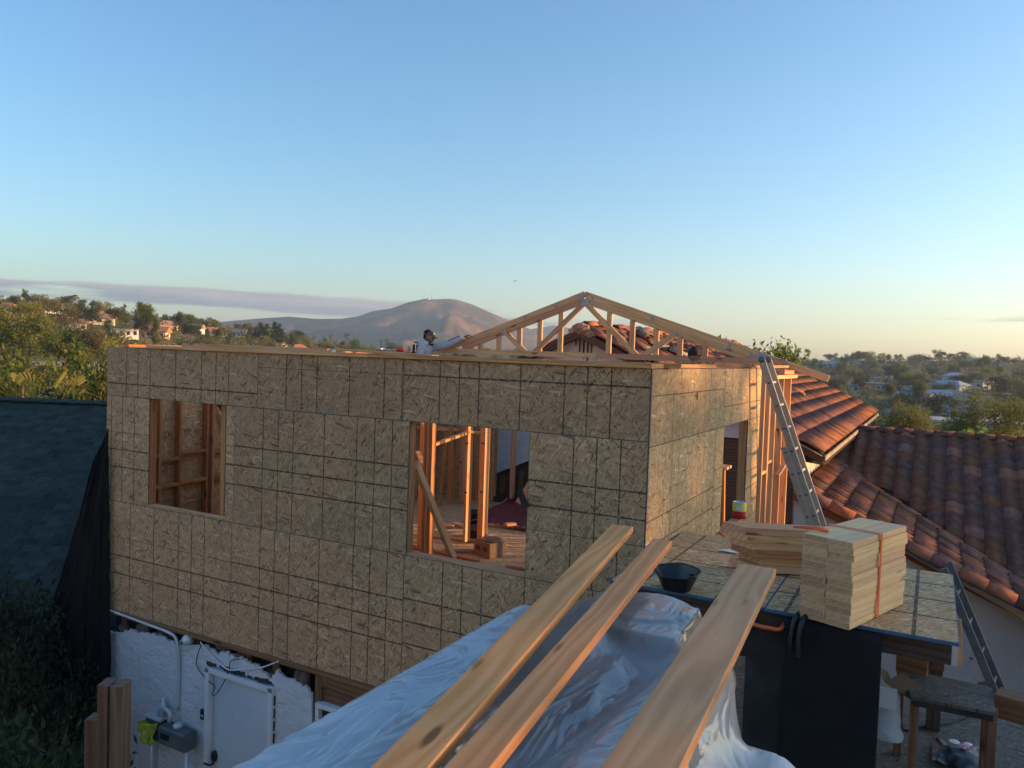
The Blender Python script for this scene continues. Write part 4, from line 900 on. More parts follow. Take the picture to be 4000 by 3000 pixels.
# plastic sheet over a pile of material
PRESS = []
for o_ in [o for o in COL.objects if o.name.startswith('long_board')]:
    mw_ = WM[o_.name]; p_ = mw_.translation; q_ = mw_@Vector((max(v.co.x for v in o_.data.vertices), 0, 0)); PRESS.append(((p_.x, p_.y), (q_.x, q_.y), max(v.co.y for v in o_.data.vertices)*2, ZB_-.047))
SH = drape(-2.52, .55, .35, 4.25, 4.50, 154, 196, steps=105, press=PRESS)
def plastic():
    m, nt, b = newmat('clear_plastic'); co = nd(nt, 'TexCoord').outputs['Object']
    out = [n for n in nt.nodes if n.type == 'OUTPUT_MATERIAL'][0]
    n1 = nd(nt, 'TexNoise', _Vector=vmap(nt, co, (7, 3, 6), (0, 0, .17)), _Scale=1.0, _Detail=3.0, _Roughness=.4, _Distortion=1.0).outputs[0]
    n2 = nd(nt, 'TexNoise', _Vector=co, _Scale=2.3, _Detail=2.0).outputs[0]
    cr1 = math_(nt, 'ABSOLUTE', math_(nt, 'SUBTRACT', n1, .5))
    b.inputs['Base Color'].default_value = (.86, .85, .85, 1); b.inputs['Roughness'].default_value = .12; b.inputs['Specular IOR Level'].default_value = .8
    bump_(nt, b, cr1, .03, .8)
    tl = nd(nt, 'BsdfTranslucent', _Color=(.82, .83, .86, 1)); ms = nd(nt, 'MixShader', _0=.35, _1=b.outputs[0], _2=tl.outputs[0])
    gl = nd(nt, 'BsdfGlossy', _Color=(1, 1, 1, 1), _Roughness=.10); nt.links.new(b.inputs['Normal'].links[0].from_socket, gl.inputs['Normal'])
    tp_ = nd(nt, 'BsdfTransparent', _Color=(.94, .95, .97, 1))
    fr_ = nd(nt, 'Fresnel', _IOR=1.5); nt.links.new(b.inputs['Normal'].links[0].from_socket, fr_.inputs['Normal'])
    clear = nd(nt, 'MixShader', _0=math_(nt, 'MULTIPLY', fr_.outputs[0], 1.6, clamp=True), _1=tp_.outputs[0], _2=gl.outputs[0])
    lw = nd(nt, 'LayerWeight', _Blend=.4).outputs['Facing']
    f = math_(nt, 'ADD', math_(nt, 'MULTIPLY', ramp_(nt, n2, ((.35, 0.0), (.65, 1.0))), .22), math_(nt, 'MULTIPLY', lw, .5), clamp=True)
    f = math_(nt, 'ADD', f, .21, clamp=True)
    m2 = nd(nt, 'MixShader', _0=f, _1=clear.outputs[0], _2=ms.outputs[0]); nt.links.new(m2.outputs[0], out.inputs[0])
    return m
M['plastic'] = plastic()
m_, n_ = SH.shape[:2]
tag(mobj('plastic_tarp', SH.reshape(-1, 3).tolist(), [[a*n_+b, a*n_+b+1, (a+1)*n_+b+1, (a+1)*n_+b] for a in range(m_-1) for b in range(n_-1)], M['plastic'], smooth=True), 'wrinkled clear plastic sheet draped over the pile under the long boards', 'plastic sheet')
sb = COL.objects['plastic_tarp'].modifiers.new('smooth', 'SUBSURF'); sb.levels = sb.render_levels = 1
# the pile below the sheet
for (kd, a0, a1, b0, b1, zt), lb_, mt in ((SUP[0], 'tall grey crate under the plastic below the broad knotty board', 'metal_grey'), (SUP[1], 'middle crate under the plastic beside the tall grey one', 'galv'), (SUP[2], 'lowest crate under the plastic at the edge toward the doorway', 'galv'), (SUP[4], 'brown crate under the plastic at the far board ends', 'card')):
    cr = thing('storage_crate', lb_, 'crate', ((a0+a1)/2, (b0+b1)/2, ZD))
    box('crate_body', (a0+.03, b0+.03, ZD+.003), (a1-.03, b1-.03, zt-.055), M[mt], cr, ch=.02); box('crate_lid', (a0+.018, b0+.018, zt-.055), (a1-.018, b1-.018, zt-.02), M[mt], cr, ch=.01)
for ((x0_, y0_), (x1_, y1_), zc_, r_), nm, lb_, mt in ((ROLLS[0], 'membrane_roll', 'dark roll under the plastic between the two narrower boards', 'felt'), (ROLLS[1], 'membrane_roll', 'pale roll under the plastic beyond the widest board', 'galv'), (ROLLS[2], 'insulation_roll', 'pinkish brown roll under the plastic beside the widest board', 'insul')):
    g = thing(nm, lb_, 'roll', (x0_, y0_, ZD)); p, q = Vector((x0_, y0_, zc_)), Vector((x1_, y1_, zc_)); d = (q-p).normalized()
    tube('roll', [p, p.lerp(q, .3), p.lerp(q, .7), q], r_-.012, M[mt], g, 20); tube('core', [q-d*.02, q+d*.03], r_*.35, M['card_dark'], g, 12)
    for k in (.15, .8):
        c = p.lerp(q, k); box('cradle', (c.x-.07, c.y-.05, ZD+.003), (c.x+.07, c.y+.05, zc_-r_+.02), M['fir_old'], g)
# open rubber tub beyond the tarp
p = PZ(2640, 2290, 4.02); p.z = ZP+.003
rt_ = thing('rubber_tub', 'black rubber tub with a bent rim between the boards and platform', 'tub', p)
def tubf(u, v):
    a = 2*math.pi*u; rim = 1+.13*math.cos(2*a+.6)+.04*math.sin(5*a)
    if v < .6: r = .085+.05*v/.6; z = .12*v/.6
    elif v < .72: r = .135+.018*(v-.6)/.12; z = .12
    else: r = .14-.06*(v-.72)/.28; z = .12-.10*(v-.72)/.28
    zz_ = z*(1+.22*math.sin(a+.4)*(z/.12))
    return p+Vector((r*rim*math.cos(a), r*rim*math.sin(a)*.9, zz_))
grid('shell', tubf, 48, 18, M['black_plastic'], rt_); lathe('base', [(.085, .002), (0, .002)], M['black_plastic'], rt_, 24, Matrix.Translation(p)); lathe('grip', [(.02, 0), (.035, .01), (.02, .02)], M['black_plastic'], rt_, 12, Matrix.Translation(p+Vector((.125, -.075, .11))))
p = PZ(2850, 2152, ZP+.005); tag(prism('paper_scrap', [(-.09, -.03), (.05, -.045), (.1, .01), (-.02, .05)], .003, M['paper'], mw=Matrix.Translation(p)), 'torn white paper scrap lying on the platform by the wall', 'paper')
# things under the platform, lower right
p = PZ(2985, 2430, 3.86); bl = thing('blue_crate', 'dark crate with a blue top tray under the platform edge beside the widest board', 'crate', (p.x, p.y+.1, ZD))
box('crate_base', (p.x-.12, p.y+.08, ZD+.003), (p.x+.16, p.y+.4, 3.80), M['felt'], bl, ch=.01); box('crate_body', (p.x-.12, p.y+.08, 3.803), (p.x+.16, p.y+.4, 3.88), M['blue'], bl, ch=.01); box('crate_rim', (p.x-.135, p.y+.065, 3.88), (p.x+.175, p.y+.415, 3.905), M['blue'], bl)
tag(tube('orange_hose', spline([PZ(2900, 2415, 3.9), PZ(2950, 2440, 3.9), PZ(3000, 2452, 3.91), PZ(3050, 2455, 3.92), PZ(3060, 2440, 3.93)+Vector((0, .2, 0))], 6), .012, M['orange'], n=8), 'orange hose hanging below the platform edge', 'hose')
def quad_panel(name, corners, z, mat, label, cat, t=.02):
    P = [PZ(x, y, z) for x, y in corners]; V = [p for p in P]+[p-Vector((0, 0, t)) for p in P]
    return tag(mobj(name, V, [[0, 1, 2, 3], [7, 6, 5, 4], [0, 4, 5, 1], [1, 5, 6, 2], [2, 6, 7, 3], [3, 7, 4, 0]], mat), label, cat)
bn = thing('work_bench', 'low bench topped with a strand board strip below the platform', 'bench', PZ(3750, 2760, 3.5))
o = quad_panel('bench_top', ((3560, 2720), (3890, 2785), (3875, 2685), (3500, 2605)), 3.5, M['osb_dirty'], None, None); o.parent = bn; o.matrix_parent_inverse = WM[bn.name].inverted()
P4 = [PZ(x, y, 3.48) for x, y in ((3575, 2715), (3880, 2775), (3860, 2695), (3520, 2620))]
board('front_rail', P4[0]-Vector((0, .01, .03)), P4[1]-Vector((0, .01, .03)), .03, .06, M['felt'], bn)
for q in P4: board('leg', (q.x, q.y+.03, ZD+.003), (q.x, q.y+.03, 3.478), .05, .05, M['fir_brown'], bn, up=(1, 0, 0))
def lb(nm, a, b, za, zb, w, h, mat, label, cat='lumber', up=(0, 0, 1)): return tag(board(nm, PZ(*a, za), PZ(*b, zb), w, h, M[mat], None, up), label, cat)
lb('timber_beam', (3895, 2740), (4100, 2800), 3.45, 3.45, .16, .14, 'fir_brown', 'dark brown beam end beside the low bench')
lb('plank', (3505, 2560), (3625, 2590), 3.6, 3.6, .05, .17, 'fir_brown', 'dark brown plank on edge under the platform')
lb('plank', (3640, 2575), (3690, 2585), 3.62, 3.62, .03, .12, 'clay_dark', 'reddish plank beside the dark plank under the platform')
p = PZ(3705, 2600, 3.52); tag(box('plaster_board', p+Vector((-.05, 0, 0)), p+Vector((.05, .015, .2)), M['paper']), 'upright white plasterboard offcut standing on the low bench', 'board')
p = PZ(3745, 2570, 3.56); tag(board('lumber_offcut', p+Vector((0, .02, -.06)), p+Vector((-.02, .03, .25)), .04, .05, M['fir'], None, up=(1, 0, 0)), 'upright pale stud offcut beside the white plasterboard', 'lumber')
p = PZ(3500, 2680, 3.5)
cd = thing('cardboard_scrap', 'bent brown cardboard scrap at the end of the low bench', 'cardboard', p)
prism('sheet', [(0, 0), (.16, -.06), (.24, .05), (.09, .13)], .004, M['card_dark'], cd, Matrix.Translation(p+Vector((-.06, -.04, .02)))@Matrix.Rotation(.5, 4, 'X')@Matrix.Rotation(.25, 4, 'Y')); prism('flap', [(0, 0), (.09, .13), (.0, .2), (-.1, .06)], .004, M['card_dark'], cd, Matrix.Translation(p+Vector((-.06, -.04, .02)))@Matrix.Rotation(.9, 4, 'Y'))
p = PZ(3465, 2830, 3.25)
bg_ = grid('plastic_bag', lambda u, v: p+Vector(((.09+.02*nz(u*6, v*5))*math.cos(u*2*math.pi)*(1-.35*v), (.07+.02*nz(u*5+3, v*5))*math.sin(u*2*math.pi)*(1-.35*v), -.08+.30*v)), 28, 14, M['stucco_blue']); tag(bg_, 'white plastic bag slumped beside the black sheet', 'bag')
p = PZ(3465, 2740, 3.45); tag(box('carton', p+Vector((-.05, 0, -.05)), p+Vector((.05, .08, .06)), M['galv']), 'small pale blue carton above the white plastic bag', 'box')
p = PZ(3740, 2960, ZD+.01)
bb = thing('tote_bag', 'black bag with a pale pink flower print lying on the lower deck', 'bag', p)
grid('bag_body', lambda u, v: p+Vector(((u-.5)*.30, (v-.5)*.36, .02+.05*math.sin(u*math.pi)*math.sin(v*math.pi)+.02*nz(u*5, v*5))), 16, 16, M['black_plastic'], bb)
for x, y, r, m_ in ((-.02, .05, .035, 'paper'), (.04, .02, .03, 'pinkp'), (.06, .06, .028, 'paper'), (.03, -.02, .02, 'pinkp'), (.09, .01, .018, 'pinkp')):
    if m_ == 'pinkp' and 'pinkp' not in M: M['pinkp'] = plain('pinkp', (.62, .28, .32), .7)
    lathe('flower_print', [(r, 0), (r*.6, .004), (0, .005)], M[m_], bb, 9, Matrix.Translation(p+Vector((x, y+.02, .075))))
tag(tube('black_cable', spline([PZ(3500, 2770, ZD+.012), PZ(3530, 2850, ZD+.012), PZ(3600, 2840, ZD+.012), PZ(3700, 2825, ZD+.012), PZ(3800, 2790, ZD+.012)], 8), .008, M['black'], n=6), 'thin black cable curving over the lower deck', 'cable')
# ------------------------------------------------------------------ ladders
def ladder(label, T0, T1, wdir, W_, n, hook=True, AL=None):
    AL = AL or M['aluminium']
    T0, T1 = Vector(T0), Vector(T1); ax = (T1-T0).normalized(); wd = Vector(wdir).normalized(); nrm = ax.cross(wd).normalized()
    g = thing('ladder', label, 'ladder', T1)
    L = (T1-T0).length
    for s in (-.5, .5):
        o = wd*(s*W_)
        board('rail', T0+o, T1+o, .026, .078, AL, g, up=nrm)
        if hook: tube('end_cap', [T0+o-wd*.018, T0+o+wd*.018], .036, M['metal_grey'], g, 14)
    for k in range(n):
        c = T0+ax*(.3+k*.305)
        if (c-T0).length > L-.1: break
        tube('rung', [c-wd*(W_/2), c+wd*(W_/2)], .017, AL, g, 8)
        for s in (-.5, .5):
            q = c+wd*(s*W_-.0145); tube('rivet', [q-wd*.002, q+wd*.003], .018, M['metal_grey'], g, 8)
    # sliding section behind, lower down
    for s in (-.56, .56):
        o = wd*(s*W_)+nrm*-.075
        board('rail', T0+ax*1.15+o, T1+o, .026, .075, AL, g, up=nrm)
        for k in range(2, n):
            c = T0+ax*(.3+k*.305)
            if .9 < (c-T0).length < L-.1: tube('rivet', [c+o-wd*.016, c+o-wd*.011], .018, M['metal_grey'], g, 8)
    for s in (-.5, .5): box('foot', T1+wd*(s*W_)-Vector((.05, .04, .0)), T1+wd*(s*W_)+Vector((.05, .04, .05)), M['black'], g)
tp_ = Vector((-1.76, 9.45, 5.52)); lo_ = PD(3205, 2055, 9.75)
dirn = (lo_-tp_); f_ = tp_+dirn*((tp_.z-.02)/-dirn.z)
ladder('aluminium extension ladder leaning on the side wall top', tp_, f_, (0, 1, 0), .40, 20)
a, b = PD(3745, 2330, 8.2), PD(3895, 2690, 8.0)
d = b-a; ladder('second aluminium ladder leaning low by the grey stucco wall', a-d*.35, a+d*((a.z-.02)/-d.z), (.15, 1, 0), .34, 16, False, M['metal_grey'])
# ------------------------------------------------------------------ clay tile roofs of the old house
def tile_mesh(mat, w=.30, L=.43, amp=.062, th=.024, n=12):
    V = []; Fc = []
    def prof(u): return amp*(.5+.5*math.sin(2*math.pi*u-.6)) - (.012 if u > .93 else 0)
    for x in (0, L):
        for k in range(2):
            for i in range(n+1):
                u = i/n; V.append((x, (u-.5)*w*1.06, prof(u)-k*th+(.02 if x == 0 else .0)*0+(x/L)*.0))
    m = n+1
    for i in range(n):
        Fc += [[i, i+1, 2*m+i+1, 2*m+i], [m+i+1, m+i, 3*m+i, 3*m+i+1], [i+1, i, m+i, m+i+1], [2*m+i, 2*m+i+1, 3*m+i+1, 3*m+i]]
    Fc += [[0, 2*m, 3*m, m], [n, m+n, 3*m+n, 2*m+n]]
    me = bpy.data.meshes.new('roof_tile'); me.from_pydata(V, [], [f[::-1] for f in Fc]); me.materials.append(mat); me.polygons.foreach_set('use_smooth', [i % 4 < 2 for i in range(4*n)]+[False]*2); me.update(); return me
TM = {k: tile_mesh(M[k]) for k in ('clay', 'clay_dark', 'clay_pale')}
def lay(parent, org, down, across, rows, cols, keep, mats, name='tile', expo=.36, w=.30, limit=300, seed=1):
    "tiles from the eave-side origin: rows run up slope; down = unit vector down the slope"
    r = random.Random(seed); down, across = Vector(down).normalized(), Vector(across).normalized(); nrm = across.cross(-down).normalized()
    if nrm.z < 0: nrm = -nrm
    yv = nrm.cross(down); out = []
    for i in range(rows):
        for j in range(cols):
            p = Vector(org)-down*(expo*i)+across*(w*(j+.5))
            if not keep(p, i, j): continue
            tilt = Matrix.Rotation(.072+r.uniform(-.012, .012), 4, 'Y')
            mw = Matrix((down, yv, nrm)).transposed().to_4x4(); mw = Matrix.Translation(p+nrm*.045)@mw@Matrix.Translation((-.43, 0, 0))@tilt@Matrix.Rotation(r.uniform(-.028, .028), 4, 'Z')@Matrix.Rotation(r.uniform(-.03, .03), 4, 'X')
            out.append((mw, r.choice(mats)))
    out.sort(key=lambda t: (t[0].translation-EYE).length)
    for mw, k in out[:limit]: minst(name, TM[k], parent, mw)
    if out[limit:]:
        V = []; Fc = []; mi = []; ks = list(TM)
        for mw, k in out[limit:]:
            me = TM[k]; b = len(V); V += [mw@v.co for v in me.vertices]; Fc += [[b+i for i in p.vertices] for p in me.polygons]; mi += [ks.index(k)]*len(me.polygons)
        o = mobj('far_tiles', V, Fc, [M[k] for k in ks], parent, midx=mi, smooth=True); o['kind'] = 'stuff'
def slab(name, pts, mat, parent, t=.03):
    n = (Vector(pts[1])-Vector(pts[0])).cross(Vector(pts[2])-Vector(pts[0])).normalized()
    if n.z < 0: n = -n
    V = [Vector(p) for p in pts]+[Vector(p)-n*t for p in pts]; k = len(pts)
    return mobj(name, V, [list(range(k)), list(range(2*k-1, k-1, -1))]+[[i, k+i, k+(i+1) % k, (i+1) % k] for i in range(k)], mat, parent)
M['wall_old'] = plain('wall_old', (.30, .245, .185), .9, var=.4, scale=3)
oh = thing('tile_roof_house', 'old house with a sunlit red clay tile gable roof behind the addition', 'house', (-4, 18, 0))
XR, ZR, KU, XE = -5.68, 6.0, .45, -1.46
YU0, YU1 = 12.95, 26.0
zu = lambda x: ZR-KU*abs(x-XR)
slab('roof_deck', [(XR, YU0+.1, ZR-.02), (XE-.03, YU0+.1, zu(XE-.03)-.02), (XE-.03, YU1, zu(XE-.03)-.02), (XR, YU1, ZR-.02)], M['felt'], oh)
xw = -9.9
slab('roof_deck', [(XR, YU0+.1, ZR-.02), (XR, YU1, ZR-.02), (xw, YU1, zu(xw)-.02), (xw, YU0+.1, zu(xw)-.02)], M['felt'], oh)
dn = Vector((1, 0, -KU)).normalized()
lay(oh, (XE, YU0, zu(XE)), dn, (0, 1, 0), 13, 43, lambda p, i, j: p.x > XR+.1 and not (i > 4 and j < 20 and (i*7+j*3) % 4 == 0), ('clay', 'clay', 'clay', 'clay', 'clay_dark'))
lay(oh, (xw, YU0, zu(xw)), Vector((-1, 0, -KU)).normalized(), (0, -1, 0), 11, 0, lambda p, i, j: True, ('clay',))
lay(oh, (xw, YU0+.3, zu(xw)), Vector((-1, 0, -KU)).normalized(), (0, 1, 0), 12, 8, lambda p, i, j: True, ('clay', 'clay_dark'), limit=100)
# ridge caps and loose stacks of lifted tiles
rnd = random.Random(9)
def cap(p, d, parent=oh, k='clay', roll=0):
    x = Vector(d).normalized(); z = Vector((0, 0, 1)); y = z.cross(x).normalized(); z = x.cross(y)
    mw = Matrix((x, y, z)).transposed().to_4x4(); mw = Matrix.Translation(p)@mw@Matrix.Rotation(roll, 4, 'X'); return minst('ridge_tile', CAP[k], parent, mw)
CAP = {}
for k in ('clay', 'clay_dark'):
    V = []; Fc = []; n = 8
    for x, r in ((0, .105), (.42, .125)):
        for q in (0, .015):
            for i in range(n+1): a = math.pi*i/n; V.append((x, (r-q)*math.cos(a), (r-q)*math.sin(a)*.8))
    m = n+1
    for i in range(n): Fc += [[i, i+1, 2*m+i+1, 2*m+i], [m+i+1, m+i, 3*m+i, 3*m+i+1], [i+1, i, m+i, m+i+1], [2*m+i, 2*m+i+1, 3*m+i+1, 3*m+i]]
    me = bpy.data.meshes.new('ridge_tile'); me.from_pydata(V, [], Fc); me.materials.append(M[k]); me.polygons.foreach_set('use_smooth', [True]*len(me.polygons)); me.update(); CAP[k] = me
for i in range(32):
    if i in (2, 3, 7): continue
    cap((XR+rnd.uniform(-.03, .03), YU0+.25+i*.38, ZR+.03+rnd.uniform(0, .03)), (rnd.uniform(-.06, .06), 1, rnd.uniform(-.03, .05)), k=rnd.choice(('clay', 'clay', 'clay_dark')), roll=rnd.uniform(-.2, .2))
for s in range(16):
    y = YU0+.5+rnd.uniform(0, 6.5); x = XR+rnd.uniform(.35, 2.9); n = rnd.randint(2, 4); a = rnd.uniform(-.5, .5)
    for k in range(n):
        mw = Matrix.Translation((x+rnd.uniform(-.06, .06), y+rnd.uniform(-.05, .05), zu(x)+.075+.05*k))@Matrix.Rotation(math.atan(KU)+rnd.uniform(-.1, .1), 4, 'Y')@Matrix.Rotation(a+rnd.uniform(-.12, .12), 4, 'Z')@Matrix.Translation((-.2, 0, 0))
        minst('loose_tile', TM[rnd.choice(('clay', 'clay', 'clay_pale'))], oh, mw)
# lumps of old mortar
for i, (x, y, z, s) in enumerate(((XR+.02, YU0+.05, ZR-.02, .17), (XR+.2, YU0+.05, ZR-.12, .12), (XR-.15, YU0+.08, ZR-.06, .1), (XR+1.2, YU0+.3, zu(XR+1.2)+.1, .1), (XR+1.9, YU0+.4, zu(XR+1.9)+.1, .12), (XR+2.4, YU0+.8, zu(XR+2.4)+.1, .1), (XR+1.5, YU0+1.2, zu(XR+1.5)+.12, .12))):
    V = []; Fc = []
    for j in range(9):
        for k in range(12):
            th, ph = math.pi*j/8, 2*math.pi*k/12; rr = s*(1+.5*nz(3*math.cos(ph)*math.sin(th)+i*5, 3*math.sin(ph)*math.sin(th), 3*math.cos(th)))
            V.append((x+rr*math.sin(th)*math.cos(ph), y+.7*rr*math.sin(th)*math.sin(ph), z+.6*rr*math.cos(th)))
    for j in range(8):
        for k in range(12): Fc.append([j*12+k, j*12+(k+1) % 12, (j+1)*12+(k+1) % 12, (j+1)*12+k])
    mobj('mortar_lump', V, [f[::-1] for f in Fc], M['clay_pale'], oh)
# rake boards, eave fascia, walls
board('rake_board', (XR, YU0+.02, ZR-.11), (XE, YU0+.02, zu(XE)-.11), .03, .13, M['fir_old'], oh); board('rake_board', (XR, YU0+.02, ZR-.11), (xw, YU0+.02, zu(xw)-.11), .03, .13, M['fir_old'], oh)
board('fascia', (XE+.01, YU0+.05, zu(XE)-.09), (XE+.01, YU1, zu(XE)-.09), .03, .075, M['wall_old'], oh)
slab('soffit', [(XE, YU0+.06, zu(XE)-.18), (XE, YU1, zu(XE)-.18), (-2.0, YU1, zu(XE)-.13), (-2.0, YU0+.06, zu(XE)-.13)], M['fir_old'], oh, .015)
for y in [YU0+.4+.6*i for i in range(20)]: board('rafter_tail', (XE, y, zu(XE)-.12), (-2.1, y, zu(-2.1)-.12), .045, .1, M['fir_old'], oh)
box('wall', (-9.6, YG+.12, 0), (-1.9, YU1-.4, 4.15), M['stucco_cream'], oh)
board('underlay_strip', (-2.2, YU0+.03, zu(-2.2)-.03), (XE-.02, YU0+.03, zu(XE)-.045), .12, .006, M['fir_pale'], oh)
# ragged house wrap / lath hanging at the torn corner
for i in range(9): board('stucco_edge', (-1.885, 13.3+i*.03, 3.9), (-1.88, 13.3+i*.03, 3.0-.05*(i % 3)), .012, .03, M['stucco_cream'], oh, up=(0, 1, 0))
# lower roof falling to the right of the wall, its valley and the cross wing
lr = thing('lower_tile_roof', 'lower clay tile roof with a rounded verge falling away from the sunlit wall', 'roof', (0, 15, 2))
KB = .42; zb = lambda x: 3.48-KB*(x+1.9); za = lambda y: 2.68+KB*(y-16.05)
YV = 13.15
dnb = Vector((1, 0, -KB)).normalized()
vy = lambda x: 16.05+(zb(x)-2.68)/KB
slab('roof_deck', [(-1.9, YV+.03, zb(-1.9)-.01), (4.2, YV+.03, zb(4.2)-.01), (4.2, vy(4.2), zb(4.2)-.01), (-1.9, vy(-1.9)+.3, zb(-1.9)-.01)], M['felt'], lr)
x4 = 4.2
lay(lr, (x4, YV+.08, zb(x4)), dnb, (0, 1, 0), 18, 22, lambda p, i, j: p.y < vy(p.x)+.12, ('clay', 'clay', 'clay_dark'), limit=300, seed=4)
for i in range(17):
    x = -1.75+i*.36; c = cap((x, YV, zb(x)+.0), dnb, lr, 'clay' if i < 6 else rnd.choice(('clay', 'clay_dark')), roll=.35)
board('verge_board', (-1.9, YV-.02, zb(-1.9)-.1), (x4, YV-.02, zb(x4)-.1), .03, .16, M['clay_dark'], lr)
tag(slab('rake_wall', [(-1.9, YV+.1, 0), (x4-.3, YV+.1, 0), (x4-.3, YV+.1, zb(x4-.3)-.05), (-1.9, YV+.1, zb(-1.9)-.05)], M['stucco_blue'], lr, .12), None)
wg = thing('cross_wing', 'shaded clay tile roof wing with rows of curved tiles', 'roof', (2, 17, 3))
YR = 19.2
slab('roof_deck', [(-1.9, vy(-1.9), za(vy(-1.9))-.01), (5.5, vy(5.5), za(vy(5.5))-.01), (5.5, YR, za(YR)-.01), (-1.9, YR, za(YR)-.01)], M['felt'], wg)
dna = Vector((0, -1, -KB)).normalized()
lay(wg, (-2.4, 12.6, za(12.6)), dna, (1, 0, 0), 20, 26, lambda p, i, j: p.y+.2 > vy(p.x)-.02 and p.y < YR-.1, ('clay_dark',)*9+('clay',), limit=300, seed=6)
for i in range(20): cap((-1.9+i*.38, YR, za(YR)+.03), (1, 0, 0), wg, 'clay_dark')
slab('rear_slope', [(-1.9, YR, za(YR)-.01), (5.5, YR, za(YR)-.01), (5.5, YR+3.2, za(YR)-1.4), (-1.9, YR+3.2, za(YR)-1.4)], M['clay_dark'], wg)
box('wall', (-1.7, 17.2, 0), (5.3, 22, 2.9), M['stucco_blue'], wg)
# ------------------------------------------------------------------ neighbour with dark shingle roof on the left
nb = thing('shingle_house', 'neighbouring house with a dark blue grey shingle roof', 'house', PD(120, 1900, 15))
r0, r1 = PD(-900, 1577, 15.8), PD(640, 1563, 15.4)
r1 = r1+(r1-r0).normalized()*2.3
r1.z = r0.z = (r0.z+r1.z)/2
ax = (r1-r0).normalized(); dwn = Vector((ax.y, -ax.x, 0))
if dwn.dot(r0-EYE) > 0: dwn = -dwn
dwn = (dwn+Vector((0, 0, -.42))).normalized(); LR = (r1-r0).length; SL = 8.5
slab('roof_deck', [r0, r1, r1+dwn*SL, r0+dwn*SL], M['felt'], nb, .1)
back = Vector((-dwn.x, -dwn.y, dwn.z)); slab('rear_slope', [r0, r1, r1+back*4.5, r0+back*4.5], M['felt'], nb, .1)
M['shingle'] = plain('shingle', (.034, .046, .042), .95, var=.3, scale=3, spec=.15)
def vshade(nt_name):
    m = M[nt_name]; nt = m.node_tree; b = [n for n in nt.nodes if n.type == 'BSDF_PRINCIPLED'][0]; l = b.inputs['Base Color'].links[0].from_socket
    r = nd(nt, 'ObjectInfo').outputs['Random']; h = nd(nt, 'HueSaturation', _Value=math_(nt, 'ADD', .8, math_(nt, 'MULTIPLY', r, .4)), _Color=l); nt.links.new(h.outputs[0], b.inputs['Base Color'])
vshade('shingle')
sm = board_mesh(.19, .30, .012, M['shingle'], .002); items = []
nn = ax.cross(dwn).normalized()
if nn.z < 0: nn = -nn
rnd = random.Random(2)
for i in range(int(SL/.15)):
    for j in range(int(LR/.305)):
        p = r0+dwn*(.15*i)+ax*(.305*(j+.5+.5*(i % 2)))+nn*(.012+rnd.uniform(0, .004))
        yv = nn.cross(dwn); mw = Matrix((dwn, yv, nn)).transposed().to_4x4(); mw = Matrix.Translation(p)@mw@Matrix.Rotation(.035, 4, 'Y'); items.append(mw)
def inview(p):
    d = p-EYE; w = d.dot(_F); return 2000+CF*d.dot(_R2)/w, 1500-CF*d.dot(_U2)/w
vis = [m for m in items if -60 < inview(m.translation)[0] < 430 and inview(m.translation)[1] < 2350]; vis.sort(key=lambda m: (m.translation-EYE).length)
vs = set(id(m) for m in vis[:300])
for m in vis[:300]: minst('shingle', sm, nb, m)
V = []; Fc = []
for m in items:
    if id(m) in vs: continue
    b = len(V); V += [m@v.co for v in sm.vertices]; Fc += [[b+k for k in p.vertices] for p in sm.polygons]
o = mobj('far_shingles', V, Fc, M['shingle'], nb); o['kind'] = 'stuff'
box_c = (r0+r1)/2
mwb = Matrix((ax, Vector((-ax.y, ax.x, 0)), Vector((0, 0, 1)))).transposed().to_4x4(); mwb.translation = r0+Vector((0, 0, 0))
eh = (r0+dwn*SL).z
minst('wall', board_mesh(LR-.8, 8.2, eh-.1, M['stucco_blue']), nb, Matrix.Translation(Vector((0, 0, -r0.z+(eh-.1)/2)))@mwb@Matrix.Translation((.4, 0, 0)))
for i in range(int(LR/.3)):
    p = r0+ax*(.3*i); mw = Matrix((ax, nn.cross(ax), Vector((0, 0, 1)))).transposed().to_4x4(); mw.translation = p+Vector((0, 0, .03))
    if -100 < inview(p)[0] < 460: minst('ridge_shingle', board_mesh(.32, .22, .03, M['shingle'], .005), nb, mw)
# ------------------------------------------------------------------ vegetation
def leafmat(name, a, b_, trans=.35):
    m, nt, b = newmat(name); out = [n for n in nt.nodes if n.type == 'OUTPUT_MATERIAL'][0]
    co = nd(nt, 'TexCoord').outputs['Object']; n = nd(nt, 'TexNoise', _Vector=co, _Scale=9.0, _Detail=3.0).outputs[0]
    n3 = nd(nt, 'TexNoise', _Vector=co, _Scale=2.2, _Detail=2.0).outputs[0]
    c = mix_(nt, ramp_(nt, math_(nt, 'ADD', math_(nt, 'MULTIPLY', n, .5), math_(nt, 'MULTIPLY', n3, .5)), ((.38, 0.0), (.62, 1.0))), a, b_)
    r = nd(nt, 'ObjectInfo').outputs['Random']
    c = nd(nt, 'HueSaturation', _Hue=math_(nt, 'ADD', .475, math_(nt, 'MULTIPLY', r, .04)), _Saturation=math_(nt, 'ADD', .8, math_(nt, 'MULTIPLY', r, .3)), _Value=math_(nt, 'ADD', .7, math_(nt, 'MULTIPLY', r, .6)), _Color=c).outputs[0]
    nt.links.new(c, b.inputs['Base Color']); b.inputs['Roughness'].default_value = .65; b.inputs['Specular IOR Level'].default_value = .25
    t = nd(nt, 'BsdfTranslucent', _Color=c); mx = nd(nt, 'MixShader', _0=trans, _1=b.outputs[0], _2=t.outputs[0]); nt.links.new(mx.outputs[0], out.inputs[0]); return m
